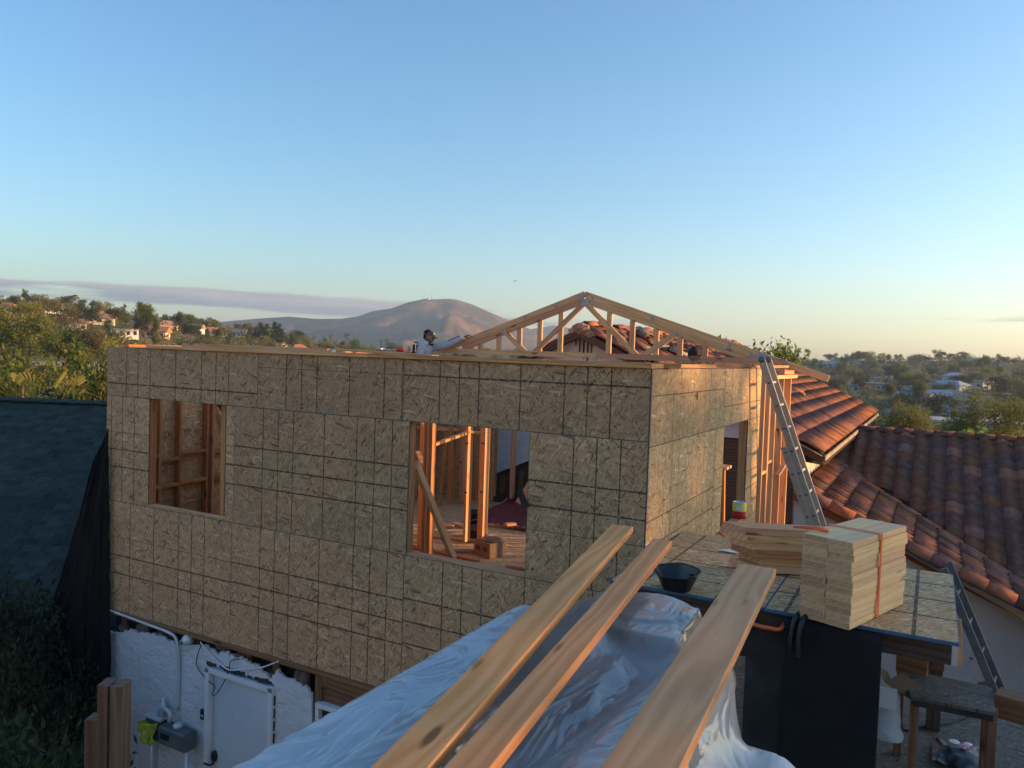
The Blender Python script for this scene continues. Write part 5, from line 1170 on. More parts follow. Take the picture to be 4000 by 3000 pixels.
M['leaf'] = leafmat('leaf', (.07, .095, .02), (.16, .18, .036), .5); M['leaf_dark'] = leafmat('leaf_dark', (.018, .038, .018), (.05, .075, .03), .2)
M['leaf_light'] = leafmat('leaf_light', (.10, .15, .035), (.17, .22, .06), .45); M['leaf_olive'] = leafmat('leaf_olive', (.13, .125, .03), (.24, .21, .05), .45); M['leaf_banana'] = leafmat('leaf_banana', (.07, .13, .03), (.13, .20, .05), .5)
M['dry'] = leafmat('dry', (.16, .11, .05), (.24, .17, .08), .3)
M['bark'] = plain('bark', (.10, .075, .055), .95, var=.3, scale=4)
def crown_mesh(name, seed, lobes, n, leaf, mat, inner=.35, droop=0.0):
    "lobes: (x,y,z,rx,ry,rz); n leaves spread in twiggy clumps over and inside the lobes"
    r = np.random.RandomState(seed); vol = np.array([l[3]*l[4] for l in lobes]); pick = r.choice(len(lobes), n, p=vol/vol.sum())
    L = np.array(lobes)[pick]
    nc = max(8, n//14); cl = {}
    d = r.normal(size=(n, 3)); d /= np.linalg.norm(d, axis=1)[:, None]
    cd = r.normal(size=(nc, 3)); cd /= np.linalg.norm(cd, axis=1)[:, None]; cr_ = r.uniform(inner, 1.06, nc)
    ci = r.randint(0, nc, n)
    pos = L[:, :3]+L[:, 3:6]*(cd[ci]*cr_[ci][:, None]+d*.20)
    u = r.normal(size=(n, 3)); u[:, 2] -= droop; u /= np.linalg.norm(u, axis=1)[:, None]
    w = np.cross(u, r.normal(size=(n, 3))); w /= np.linalg.norm(w, axis=1)[:, None]
    s = leaf*r.uniform(.6, 1.4, n)[:, None]
    P = np.stack([pos-u*s, pos+w*s*.42, pos+u*s, pos-w*s*.42], 1).reshape(-1, 3)
    me = bpy.data.meshes.new(name); me.from_pydata(P.tolist(), [], np.arange(4*n).reshape(-1, 4).tolist()); me.materials.append(mat); me.update(); return me
def trunk_mesh(name, seed, h, r0, limbs, mat=None):
    r = random.Random(seed); V = []; Fc = []
    def lim(pts, rs, n=6):
        b = len(V)
        for p, q in zip(pts, rs):
            for k in range(n): a = 2*math.pi*k/n; V.append((p[0]+q*math.cos(a), p[1]+q*math.sin(a), p[2]))
        for i in range(len(pts)-1):
            for k in range(n): Fc.append([b+i*n+k, b+i*n+(k+1) % n, b+(i+1)*n+(k+1) % n, b+(i+1)*n+k])
    lim([(0, 0, -.06), (r.uniform(-.02, .02), r.uniform(-.02, .02), h*.5), (r.uniform(-.03, .03), r.uniform(-.03, .03), h)], [r0, r0*.75, r0*.35])
    for i in range(limbs):
        a = r.uniform(0, 6.28); z = h*r.uniform(.35, .8); l = r.uniform(.12, .26)
        lim([(0, 0, z), (l*.5*math.cos(a), l*.5*math.sin(a), z+l*.5), (l*math.cos(a), l*math.sin(a), z+l*1.1)], [r0*.5, r0*.35, r0*.12], 5)
    me = bpy.data.meshes.new(name); me.from_pydata(V, [], Fc); me.materials.append(mat or M['bark']); me.polygons.foreach_set('use_smooth', [True]*len(me.polygons)); me.update(); return me
def lobes(seed, kind):
    r = random.Random(seed)
    if kind == 'round': return [(r.uniform(-.16, .16), r.uniform(-.16, .16), r.uniform(.5, .86), r.uniform(.12, .2), r.uniform(.12, .2), r.uniform(.09, .15)) for _ in range(11)]
    if kind == 'wide': return [(r.uniform(-.34, .34), r.uniform(-.34, .34), r.uniform(.45, .84), r.uniform(.14, .24), r.uniform(.14, .24), r.uniform(.1, .17)) for _ in range(13)]
    if kind == 'tall': return [(r.uniform(-.10, .10), r.uniform(-.10, .10), .28+.66*i/11, .14-.06*i/11, .14-.06*i/11, .09) for i in range(12)]
    if kind == 'pine': return [(r.uniform(-.2, .2)*(1.1-i/13), r.uniform(-.2, .2)*(1.1-i/13), .35+.6*i/13, .19-.11*i/13, .19-.11*i/13, .045) for i in range(14)]
    if kind == 'cypress': return [(0, 0, .08+.88*i/12, .07*math.sin(math.pi*(.25+.72*i/12))+.01, .07*math.sin(math.pi*(.25+.72*i/12))+.01, .07) for i in range(13)]
    if kind == 'shrub': return [(r.uniform(-.45, .45), r.uniform(-.45, .45), r.uniform(.15, .75), r.uniform(.2, .32), r.uniform(.2, .32), r.uniform(.18, .3)) for _ in range(9)]
TREES = {}
def proto(key, kind, mat, n, leaf, seeds, th=.55, r0=.022, limbs=6, inner=.35, droop=0.):
    TREES[key] = [(crown_mesh('crown', s, lobes(s, kind), n, leaf, M[mat], inner, droop), trunk_mesh('trunk', s, th, r0, limbs)) for s in seeds]
proto('round', 'round', 'leaf', 4200, .019, (1, 2, 3)); proto('olive', 'wide', 'leaf_olive', 4600, .021, (4, 5, 40)); proto('wide', 'wide', 'leaf', 4600, .021, (6, 7, 41))
proto('tall', 'tall', 'leaf', 3600, .018, (8, 9)); proto('pine', 'pine', 'leaf_dark', 3600, .022, (10, 11, 12), .92, .02, 0); proto('cypress', 'cypress', 'leaf_dark', 1500, .022, (13,), .5, .014, 0, .6)
proto('dark', 'wide', 'leaf_dark', 4600, .021, (14, 15)); proto('shrub', 'shrub', 'leaf', 2800, .034, (16, 17, 18), .5, .02, 5); proto('shrub_olive', 'shrub', 'leaf_olive', 2800, .034, (19, 20), .5, .02, 5)
proto('near', 'wide', 'leaf', 16000, .011, (21, 22), .55, .022, 9); proto('near_light', 'round', 'leaf_light', 9000, .016, (23,), .6, .018, 9, .2, .6); proto('near_shrub', 'shrub', 'leaf_dark', 6000, .03, (24, 25), .5, .02, 7); proto('near_green', 'shrub', 'leaf', 5000, .034, (26, 27), .5, .02, 7); proto('lit_shrub', 'shrub', 'leaf_light', 4500, .034, (28,), .5, .02, 7)
proto('screen', 'tall', 'leaf', 1100, .028, (31, 32), .6, .012, 8, .1); proto('corner_shrub', 'shrub', 'leaf_dark', 9000, .018, (33,), .5, .02, 7)
rt = random.Random(77)
def tree(key, x, y, h, label, wid=1.0, group=None, z=None, name=None, cat='tree', i=None):
    c, t = TREES[key][rt.randrange(len(TREES[key])) if i is None else i]
    z = gz(x, y) if z is None else z
    mw = Matrix.Translation((x, y, z))@Matrix.Rotation(rt.uniform(0, 6.28), 4, 'Z')@Matrix.Diagonal((h*wid, h*wid, h, 1))
    o = bpy.data.objects.new(name or {'pine': 'pine_tree', 'cypress': 'cypress_tree'}.get(key, 'shrub' if 'shrub' in key or key == 'near_green' else 'tree'), None); o.empty_display_size = .1; link(o, None, mw); tag(o, label, cat, group)
    minst('crown', c, o, mw); minst('trunk', t, o, mw); return o
def at_px(px, py_base, r):  # a spot on the terrain along the photo column, r metres off
    v = ray(px, 1400); k = r/math.hypot(v.x, v.y); return v.x*k, v.y*k
def height_to(px, py_top, r, x, y):
    v = ray(px, py_top); return 5.5+v.z*(r/math.hypot(v.x, v.y))-gz(x, y)
def tree_px(key, px, pytop, r, label, wid=1.0, group=None, **k):
    x, y = at_px(px, 0, r); return tree(key, x, y, max(1.0, height_to(px, pytop, r, x, y)), label, wid, group, **k)
# palms
def palm_mesh(seed, n=34, L=.16, skirt=8):
    r = random.Random(seed); V = []; Fc = []
    for i in range(n+skirt):
        a = r.uniform(0, 6.28); e = r.uniform(-.6, 1.1) if i < n else r.uniform(-1.5, -1.1); l = L*r.uniform(.8, 1.1)
        d = Vector((math.cos(a)*math.cos(e), math.sin(a)*math.cos(e), math.sin(e))); s = d.cross(Vector((0, 0, 1))).normalized(); up = s.cross(d)
        b = Vector((0, 0, 1-L*.9-(.06 if i >= n else 0)))
        for k in range(-3, 4):
            q = (d*math.cos(k*.28)+s*math.sin(k*.28)); tip = b+d*l*.45+q*l*.6-Vector((0, 0, l*.22)); m = b+d*l*.5
            j = len(V); V += [m, m+q*l*.3+s*.006+up*.006, tip, m+q*l*.3-s*.006]; Fc.append([j, j+1, j+2, j+3])
        j = len(V); V += [b-s*.003, b+s*.003, b+d*l*.5]; Fc.append([j, j+1, j+2])
    me = bpy.data.meshes.new('crown'); me.from_pydata([tuple(v) for v in V], [], Fc); me.materials.append(M['leaf_olive']); me.update(); return me
PALM = [palm_mesh(s) for s in (1, 2)]; PTR = trunk_mesh('trunk', 3, .87, .016, 0)
PALMB = [palm_mesh(s, 40, .42, 4) for s in (5, 6)]
def palm(px, pytop, r, label, sc=1.0, group='palms on the hillside'):
    x, y = at_px(px, 0, r); z = gz(x, y); h = height_to(px, pytop, r, x, y)
    mw = Matrix.Translation((x, y, z))@Matrix.Rotation(rt.uniform(0, 6.28), 4, 'Z')@Matrix.Diagonal((h*sc, h*sc, h, 1))
    o = bpy.data.objects.new('palm_tree', None); link(o, None, mw); tag(o, label, 'palm', group); minst('crown', rt.choice(PALM), o, mw); minst('trunk', PTR, o, mw)
def gardenpalm(x, y, z, h, label, k=0, mat=None):
    mw = Matrix.Translation((x, y, z))@Matrix.Rotation(rt.uniform(0, 6.28), 4, 'Z')@Matrix.Diagonal((h, h, h, 1))
    o = bpy.data.objects.new('palm_tree', None); link(o, None, mw); tag(o, label, 'palm'); minst('crown', PALMB[k], o, mw); minst('trunk', PTR, o, mw)
def banana(x, y, z, h, label, n=9, seed=0):
    r = random.Random(seed); g = thing('banana_plant', label, 'plant', (x, y, z)); b = Vector((x, y, z))
    tube('stem', [b-Vector((0, 0, .3)), b+Vector((0, 0, h*.45))], [.11, .07], M['leaf_banana'], g, 8)
    for i in range(n):
        a = i*2.4+r.uniform(-.4, .4); e = r.uniform(.75, 1.4); L = h*r.uniform(.5, .68); w = .16*L
        d0 = Vector((math.cos(a), math.sin(a), 0)); o = b+Vector((0, 0, h*.42))
        pts = []
        for k in range(9):
            t = k/8; ang = e-1.15*t*t*r.uniform(.9, 1.1); pts.append(o+d0*(L*t*math.cos(e-.5*t*t*1.2))+Vector((0, 0, L*t*math.sin(e-.6*t*t*1.6))))
        s = d0.cross(Vector((0, 0, 1))); V = []; Fc = []
        for k, p in enumerate(pts):
            ww = w*math.sin(math.pi*min(1, .06+k/8.3))**.6 if k > 0 else .02
            V += [p-s*ww+Vector((0, 0, -.25*ww)), p, p+s*ww+Vector((0, 0, -.25*ww))]
        for k in range(8): Fc += [[3*k, 3*k+1, 3*k+4, 3*k+3], [3*k+1, 3*k+2, 3*k+5, 3*k+4]]
        mobj('leaf', V, Fc, M['leaf_banana'], g)
# ------------------------------------------------------------------ hillside houses
def mk_house(x, y, rz, w, d, h, label, wall, roof, kind='gable', rh=1.4, z=None, wins=3, chimney=False, solar=False, group=None):
    z = gz(x, y)-.3 if z is None else z
    g = thing('hillside_house', label, 'house', (x, y, z), group); B = Matrix.Translation((x, y, z))@Matrix.Rotation(rz, 4, 'Z')
    minst('wall', board_mesh(w, d, h, M[wall], .01), g, B@Matrix.Translation((-w/2, 0, h/2)))
    o = .5
    if kind == 'flat': minst('roof', board_mesh(w+2*o, d+2*o, .35, M[roof], .02), g, B@Matrix.Translation((-w/2-o, 0, h+.18))); rf = None
    else:
        i = 0 if kind == 'gable' else min(w, d)*.5
        V = [(-w/2-o, -d/2-o, h-.1), (w/2+o, -d/2-o, h-.1), (w/2+o, d/2+o, h-.1), (-w/2-o, d/2+o, h-.1), (-w/2-o+i, 0, h+rh), (w/2+o-i, 0, h+rh)]
        V += [(a, b, c-.2) for a, b, c in V[:4]]
        mobj('roof', V, [[0, 1, 5, 4], [2, 3, 4, 5], [1, 2, 5], [3, 0, 4], [0, 6, 7, 1], [1, 7, 8, 2], [2, 8, 9, 3], [3, 9, 6, 0], [9, 8, 7, 6]], M[roof], g, mw=B)
    for s in (-1,):
        for k in range(wins):
            c = -w/2+w*(k+.5)/wins
            f = minst('window', board_mesh(w/wins*.5, .08, h*.38, M['white_paint'], .01), g, B@Matrix.Translation((c-w/wins*.25, s*(d/2+.03), h*.58)))
            pr = minst('pane', board_mesh(w/wins*.44, .04, h*.32, M['glass'], .005), g, B@Matrix.Translation((c-w/wins*.22, s*(d/2+.065), h*.58)))
            pr.parent = f; pr.matrix_parent_inverse = WM[f.name].inverted()
    if chimney: minst('chimney', board_mesh(.9, .7, 2.6, M['brick'], .02), g, B@Matrix.Translation((w*.12, -d*.25, h+.9)))
    if solar: 
        for k in range(4): minst('solar_panel', board_mesh(1.7, 2.2, .06, M['solar'], .01), g, B@Matrix.Translation((-3.6+1.8*k, -d*.27, h+rh*.5))@Matrix.Rotation(math.atan2(rh, d/2), 4, 'X'))
    return g
M['brick'] = plain('brick', (.30, .09, .05), .9); M['solar'] = plain('solar', (.02, .025, .05), .2, var=.2); M['roof_tan'] = plain('roof_tan', (.30, .19, .12), .9); M['roof_grey'] = plain('roof_grey', (.17, .165, .16), .9); M['roof_terra'] = plain('roof_terra', (.42, .17, .08), .9); M['wall_cream'] = plain('wall_cream', (.70, .60, .45), .9); M['wall_white'] = plain('wall_white', (.78, .76, .72), .85); M['roof_white'] = plain('roof_white', (.62, .64, .66), .8)
M['wall_shaded'] = plain('wall_shaded', (.40, .43, .46), .9); M['wall_shaded_tan'] = plain('wall_shaded_tan', (.34, .31, .26), .9); M['roof_shaded'] = plain('roof_shaded', (.30, .33, .36), .9)  # shade and haze of the far hillside put into these darker colours
HB = {}
def house_px(px, r, drz, *a, **k):
    x, y = at_px(px, 0, r); face = math.atan2(-x, y)  # front (-y side) looks back at the camera when rz = face
    g = mk_house(x, y, face+drz, *a, **k)
    if 'group' in k: HB.setdefault((k['group'], r > 300), []).append((px, g, a[4], a[5], a[6]))
    return g
house_px(-20, 62, .35, 12, 8, 3.2, 'orange roofed cream house cut by the frame edge', 'wall_cream', 'roof_terra', 'hip', 1.9)
house_px(175, 78, -.2, 16, 9, 2.8, 'long low house with dark solar panels and a red chimney', 'wall_cream', 'roof_tan', 'hip', 1.7, chimney=True, solar=True)
house_px(305, 95, .4, 11, 8, 2.8, 'low brown roofed house beside the solar panel house', 'wall_cream', 'roof_grey', 'gable', 1.7)
house_px(482, 230, .12, 6.5, 5, 3.0, 'bright white two storey house on the sunlit hill', 'wall_white', 'roof_terra', 'flat', wins=4)
house_px(392, 265, -.1, 7.5, 5, 2.3, 'long pale house uphill of the bright white one', 'wall_cream', 'roof_tan', 'gable', 1.4); house_px(358, 285, .2, 5.5, 5, 2.2, 'cream house beside the long pale house on the hill', 'wall_cream', 'roof_tan', 'gable', 1.3)
house_px(205, 300, .3, 6, 5, 2.3, 'small house high on the hill under tall trees', 'wall_white', 'roof_grey', 'gable', 1.5); house_px(400, 330, -.2, 6, 5, 2.3, 'cream house near the hill crest above the white house', 'wall_cream', 'roof_terra', 'gable', 1.4)
for i, (px, r, w, c, ro) in enumerate(((650, 300, 10, 'wall_cream', 'roof_tan'), (615, 250, 9, 'wall_cream', 'roof_terra'), (845, 330, 11, 'wall_cream', 'roof_terra'), (935, 350, 8, 'wall_white', 'roof_grey'), (760, 320, 9, 'wall_white', 'roof_tan'), (1100, 330, 10, 'wall_cream', 'roof_tan'), (1165, 320, 10, 'wall_cream', 'roof_terra'), (1235, 300, 12, 'wall_cream', 'roof_terra'), (1330, 420, 9, 'wall_white', 'roof_tan'), (1045, 360, 9, 'wall_white', 'roof_grey'), (30, 260, 9, 'wall_cream', 'roof_terra'), (290, 240, 9, 'wall_white', 'roof_tan'))):
    house_px(px, r, rt.uniform(-.5, .5), w*.62, 4.6, 2.3, 'small pale house among trees on the sunlit hill', c, ro, rt.choice(('gable', 'hip')), 1.5, group='small houses on the sunlit hill')
# right-hand hillside
rh_ = random.Random(21)
for i in range(34):
    px = rh_.uniform(3230, 4150); r = rh_.choice((rh_.uniform(150, 300), rh_.uniform(300, 600)))
    house_px(px, r, rh_.uniform(-.7, .7), rh_.uniform(7, 12), 6, 2.8, 'pale low house among trees on the hazy hillside beyond the tile roof', rh_.choice(('wall_shaded', 'wall_shaded_tan', 'wall_shaded')), rh_.choice(('roof_grey', 'roof_shaded', 'roof_tan', 'roof_grey')), rh_.choice(('gable', 'flat', 'hip')), 1.4, group='houses on the hazy hillside')
house_px(3800, 150, .25, 15, 9, 5.6, 'large white flat roofed house low on the hazy hillside', 'wall_shaded', 'roof_shaded', 'flat', wins=5); house_px(3690, 142, .25, 9, 7, 3.4, 'white annex beside the large flat roofed house', 'wall_shaded', 'roof_shaded', 'flat')
ORD = 'first second third fourth fifth sixth seventh eighth ninth tenth eleventh twelfth thirteenth fourteenth fifteenth sixteenth seventeenth eighteenth nineteenth twentieth'.split()
CN = {'wall_white': 'white', 'wall_cream': 'cream', 'wall_shaded': 'grey', 'wall_shaded_tan': 'shade-dulled tan', 'roof_grey': 'grey', 'roof_tan': 'tan', 'roof_terra': 'orange', 'roof_shaded': 'pale', 'roof_white': 'white'}
for (grp, far), L in HB.items():
    L.sort(key=lambda t: t[0])
    for i, (px, g, wl, ro, kd) in enumerate(L):
        side = 'sunlit hill' if 'sunlit' in grp else 'hazy hillside'
        g['label'] = '%s house with %s %s roof, %s from the left on the %s %s' % (CN[wl], CN[ro], kd, ORD[min(i, 19)], 'upper' if far else 'lower', side)
# ------------------------------------------------------------------ trees
tree_px('round', 565, 1160, 235, 'tall dark rounded tree standing above the sunlit hill crest', .72, i=0); tree_px('dark', 548, 1215, 225, 'broad dark tree beside the tallest tree on the hill', .5); tree_px('tall', 600, 1225, 215, 'slim tree leaning on the tallest tree of the hill', .8)
tree_px('round', 700, 1212, 260, 'rounded dark tree on the crest past the tallest tree', .75); tree_px('dark', 745, 1245, 255, 'wide dark tree lower on the same crest', .8)
for i, (px, t, r) in enumerate(((1015, 1257, 330), (1040, 1262, 325), (1070, 1254, 335), (1090, 1262, 320), (1000, 1275, 340))): tree_px('pine', px, t, r, ('tall pine in the middle of the grove before the mountain', 'shorter pine right of the middle one in the grove', 'tallest pine at the far side of the grove before the mountain', 'last pine of the grove toward the mountain', 'low pine at the hill end of the grove')[i], .95, 'pine grove before the mountain')
tree_px('wide', 1135, 1295, 300, 'broad light tree beside the pine grove', .6); tree_px('dark', 1310, 1332, 420, 'dark hedge-like tree among the distant palms', .9)
for i, (px, t, r, l) in enumerate(((292, 1148, 250, 'tall palm rising over the sunlit hill crest'), (816, 1238, 300, 'slender palm on the hill where the mountain begins'), (942, 1276, 300, 'palm standing on the slope before the mountain'), (1193, 1308, 420, 'first small palm past the pine grove'), (1223, 1312, 430, 'second small palm past the pine grove'), (1291, 1304, 430, 'palm with a dry skirt before the mountain'), (1352, 1300, 400, 'largest palm before the mountain'), (1364, 1327, 390, 'small palm at the foot of the largest palm'), (1388, 1338, 380, 'dry brown palm near the wall top'), (1487, 1326, 450, 'left one of the twin palms near the hammer'), (1508, 1322, 450, 'right one of the twin palms near the hammer'), (142, 1170, 260, 'short palm at the far end of the hill crest'), (375, 1180, 330, 'tiny palm on the crest behind the white house'))): palm(px, t, r, l, 1.0 if r < 400 else 1.3)
for px, t, r, l in ((3632, 1385, 560, 'thin palm on the hazy crest, taller of two'), (3668, 1388, 560, 'thin palm on the hazy crest, shorter of two'), (3985, 1425, 480, 'palm at the frame edge on the hazy hill')): palm(px, t, r, l, 1.0, 'palms on the hazy hillside')
for i in range(125):
    az = rt.uniform(-35, -9); r = 105+325*rt.random()**.7; x, y = pol(az, r)
    tree(rt.choice(('round', 'olive', 'wide', 'olive', 'tall', 'wide', 'shrub', 'shrub_olive')), x, y, rt.uniform(3.2, 7.5), 'leafy tree in the woodland on the sunlit hill', rt.uniform(.8, 1.25), 'woodland trees on the sunlit hill')
for px, t, r, k, l in ((15, 1140, 120, 'olive', 'tall olive tree at the frame edge on the hill'), (120, 1165, 180, 'olive', 'wide olive tree above the solar panel house'), (60, 1200, 110, 'wide', 'broad tree uphill of the orange roof'), (250, 1165, 210, 'olive', 'yellowish tree below the tall crest palm'), (330, 1175, 235, 'dark', 'dark crowned tree beside the tall crest palm'), (450, 1195, 250, 'wide', 'tree above the bright white house'), (230, 1250, 120, 'wide', 'rounded tree right behind the solar panel house'), (420, 1290, 130, 'olive', 'sunlit tree below the bright white house'), (330, 1270, 120, 'olive', 'golden tree between the two low roofs and the hill'), (480, 1300, 100, 'shrub_olive', 'low olive tree above the wall corner')): tree_px(k, px, t, r, l, .85)
# belt of trees below the mountain, seen through and beside the truss
for i in range(30):
    px = rt.uniform(1250, 3000); r = rt.uniform(380, 620)
    tree_px(rt.choice(('round', 'dark', 'wide', 'olive', 'tall')), px, rt.uniform(1352, 1372)+(px-2000)*.030, r, 'distant tree in the belt below the mountain', 1.0, 'tree belt below the mountain')
for px, t, r, l in ((1530, 1325, 300, 'rounded tree beside the twin palms'), (1395, 1318, 330, 'leafy tree left of the twin palms'), (1820, 1346, 300, 'sunlit tree below the reaching arm')): tree_px('wide', px, t, r, l, .8)
for i in range(118):
    az = rh_.uniform(21, 37); r = 120+480*rh_.random()**.8; x, y = pol(az, r)
    tree(rh_.choice(('round', 'dark', 'wide', 'dark', 'tall', 'shrub', 'olive', 'dark')), x, y, rh_.uniform(4, 9), 'tree among the houses on the hazy hillside', rh_.uniform(.75, 1.2), 'trees on the hazy hillside')
for px, t, r, k, l in ((3290, 1390, 560, 'round', 'tree clump at the near end of the hazy crest'), (3255, 1398, 540, 'wide', 'broad tree at the near end of the hazy crest'), (3372, 1390, 560, 'cypress', 'thin cypress on the hazy crest'), (3500, 1400, 570, 'wide', 'umbrella shaped tree on the hazy crest'), (3860, 1385, 420, 'round', 'tall tree standing out on the hazy crest'), (3900, 1405, 430, 'tall', 'narrow tree beside the tall one on the hazy crest')): tree_px(k, px, t, r, l, .8)
tree_px('near', 3480, 1540, 62, 'big dark tree with layered boughs above the tile roof ridge', .55, i=0); tree_px('near', 3570, 1570, 66, 'dark spreading tree right of the layered tree', .5, i=1)
tree_px('near', 3900, 1500, 58, 'large dark tree at the frame edge above the ridge', .6, i=1); tree_px('lit_shrub', 3880, 1655, 48, 'bright green bushy tree above the tile ridge', .7, cat='tree', name='tree'); tree_px('near', 3720, 1610, 60, 'rounded green tree above the middle of the tile ridge', .5, i=0); tree_px('near_green', 3800, 1655, 52, 'small green tree just above the tile ridge', .9, cat='tree', name='tree')
gx, gy = at_px(3990, 0, 62); gardenpalm(gx, gy, gz(gx, gy), 7.6, 'palm with drooping fronds at the frame edge above the tile roof', 0)
tree_px('near_light', 2920, 1272, 36, 'airy light green tree rising behind the truss end', .95)
# garden on the left, behind and before the shingle roof
def gp(px, py, r): v = ray(px, py); k = r/math.hypot(v.x, v.y); return EYE+v*k
for i, (px, top, r, l) in enumerate(((250, 1385, 23, 'banana plant with sunlit upright leaf above the shingle roof'), (195, 1490, 20.5, 'dark banana plant with broad drooping leaves behind the shingle ridge'), (405, 1420, 21, 'banana plant close to the wall corner'), (330, 1470, 20, 'low banana plant behind the shingle ridge'))):
    p = gp(px, top, r); z = gz(p.x, p.y); banana(p.x, p.y, z+(.0), (p.z-z), l, 10, i)
p = gp(660, 1315, 24); banana(p.x, p.y, gz(p.x, p.y), p.z-gz(p.x, p.y), 'banana plant with sunlit leaves peeking over the wall top', 9, 11)
p = gp(90, 1400, 21.5); gardenpalm(p.x, p.y, gz(p.x, p.y), (p.z-gz(p.x, p.y))*1.02, 'feathery palm behind the shingle ridge', 1)
p = gp(200, 1395, 26); gardenpalm(p.x, p.y, gz(p.x, p.y), p.z-gz(p.x, p.y), 'bright bushy palm behind the banana plants', 0)
p = gp(385, 1385, 28); tree('near_green', p.x, p.y, p.z-gz(p.x, p.y), 'leafy tree beside the wall corner behind the garden', .35, name='tree')
p = gp(60, 1350, 34); gardenpalm(p.x, p.y, gz(p.x, p.y), p.z-gz(p.x, p.y), 'fan palm below the orange roofed house', 0)
for i, (px, py, r, k, w, l) in enumerate(((40, 1530, 19, 'near_shrub', .6, 'dark shrub at the frame edge behind the shingle ridge'), (130, 1535, 19.5, 'near_shrub', .6, 'dark shrub below the banana leaves'), (300, 1550, 19, 'lit_shrub', .45, 'bright green shrub just over the shingle ridge'), (160, 1555, 18.6, 'lit_shrub', .4, 'small bright shrub over the middle of the shingle ridge'), (390, 1545, 19, 'near_shrub', .5, 'dark shrub between ridge and wall corner'), (240, 1500, 21, 'near_shrub', .6, 'shaded shrub under the garden palms'), (20, 1420, 30, 'near_green', .6, 'hedge bush below the orange roofed house'), (330, 1400, 32, 'lit_shrub', .5, 'yellow green bush behind the garden palms'), (120, 1370, 40, 'near_green', .6, 'round bush in front of the solar panel house'), (250, 1345, 48, 'near_green', .5, 'bush in front of the red chimney'), (440, 1330, 46, 'near_green', .5, 'sunlit bush touching the wall corner'))):
    p = gp(px, py, r); z = gz(p.x, p.y); tree(k, p.x, p.y, p.z-z, l, w, cat='shrub')
for i, (px, py, r, w, l) in enumerate(((-60, 2180, 10.5, .55, 'very dark shrub in the lower corner below the shingle roof'), (60, 2420, 9.8, .5, 'dark shrub behind the black sheeting'), (-40, 2700, 7.0, .6, 'deep green shrub low at the frame edge'))):
    p = gp(px, py, r); tree('corner_shrub', p.x, p.y, p.z, l, w, cat='shrub')
# airy row of tall trees added unseen on the sun side to filter the low sun on the side wall
sx, sy = math.sin(SUN_AZ), math.cos(SUN_AZ)
for i in range(15):
    q = 9.45-.9-i*.95; t = 55+(i % 3)*2.2
    x, y = t*sx-q*sy, t*sy+q*sx
    tree('screen', x, y, 5.6+t*math.tan(SUN_EL)+rt.uniform(.2, 1.2)-gz(x, y), 'unseen tall airy tree added to filter the low sun', .62, 'screen row on the sun side')
for i in range(10):  # lower unseen trees added to throw shade on the lower tile roofs
    q = 12.0+i*1.1; t = 42+(i % 2)*2
    x, y = t*sx-q*sy, t*sy+q*sx
    tree('dark', x, y, 3.0+t*math.tan(SUN_EL)-gz(x, y), 'unseen lower tree added to shade the tile roofs', .5, 'added shade trees on the sun side')
# houses added unseen behind the camera, facing the low sun: they throw warm light back on the shaded front wall
for x, y, w, d, h, l, wl, ro in ((-13, -15, 15, 9, 5.6, 'two storey cream stucco house added behind the viewpoint for warm bounce', 'wall_cream', 'roof_tan'), (4.5, -16, 14, 9, 5.2, 'second cream stucco house added behind the viewpoint for warm bounce', 'wall_cream', 'roof_terra'), (-32, -10, 14, 9, 5.4, 'white stucco house added farther off behind the viewpoint for warm bounce', 'wall_white', 'roof_tan')):
    mk_house(x, y, math.pi+(.12 if x < -20 else .0), w, d, h, l, wl, ro, 'hip', 1.8, wins=4)
# scrub and low canopy that fills the slopes between the trees one can tell apart
def scrub(name, n, az0, az1, r0, r1, mats, hmin, hmax, seed, label):
    r = np.random.RandomState(seed); V = []; Fc = []; mi = []; base = 0
    for i in range(n):
        az = r.uniform(az0, az1); rr = r0+(r1-r0)*r.rand()**.75; x, y = pol(az, rr); h = r.uniform(hmin, hmax)*(1+.25*(rr > 300)); w = h*r.uniform(.7, 1.2); k = 150
        c = r.normal(size=(12, 3)); c /= np.linalg.norm(c, axis=1)[:, None]; c[:, 2] = np.abs(c[:, 2]); q = c[r.randint(0, 12, k)]*r.uniform(.5, 1, (k, 1))+r.normal(size=(k, 3))*.16
        p = q*np.array([w, w, h])+np.array([x, y, gz(x, y)+.1*h]); u = r.normal(size=(k, 3)); u /= np.linalg.norm(u, axis=1)[:, None]; t = np.cross(u, r.normal(size=(k, 3))); t /= np.linalg.norm(t, axis=1)[:, None]; s_ = h*.10*r.uniform(.6, 1.5, (k, 1))
        V.append(np.stack([p-u*s_, p+t*s_*.5, p+u*s_, p-t*s_*.5], 1).reshape(-1, 3)); mi += [r.randint(len(mats))]*k
    P = np.concatenate(V); o = mobj(name, P.tolist(), np.arange(len(P)).reshape(-1, 4).tolist(), [M[m] for m in mats], midx=mi); o['kind'] = 'stuff'; o['label'] = label
scrub('hillside_scrub', 520, -36, -8, 100, 440, ('leaf', 'leaf_olive', 'leaf_olive', 'leaf_dark'), 1.4, 3.4, 1, 'sunlit scrub and low canopy covering the hill')
scrub('valley_scrub', 620, 19, 38, 90, 620, ('leaf', 'leaf_dark', 'leaf_dark', 'leaf_olive'), 1.4, 3.6, 2, 'hazy scrub and low canopy between the far houses')
scrub('plain_scrub', 260, -12, 21, 300, 700, ('leaf', 'leaf_dark', 'leaf_olive'), 1.4, 3.4, 3, 'distant low canopy at the foot of the mountain')
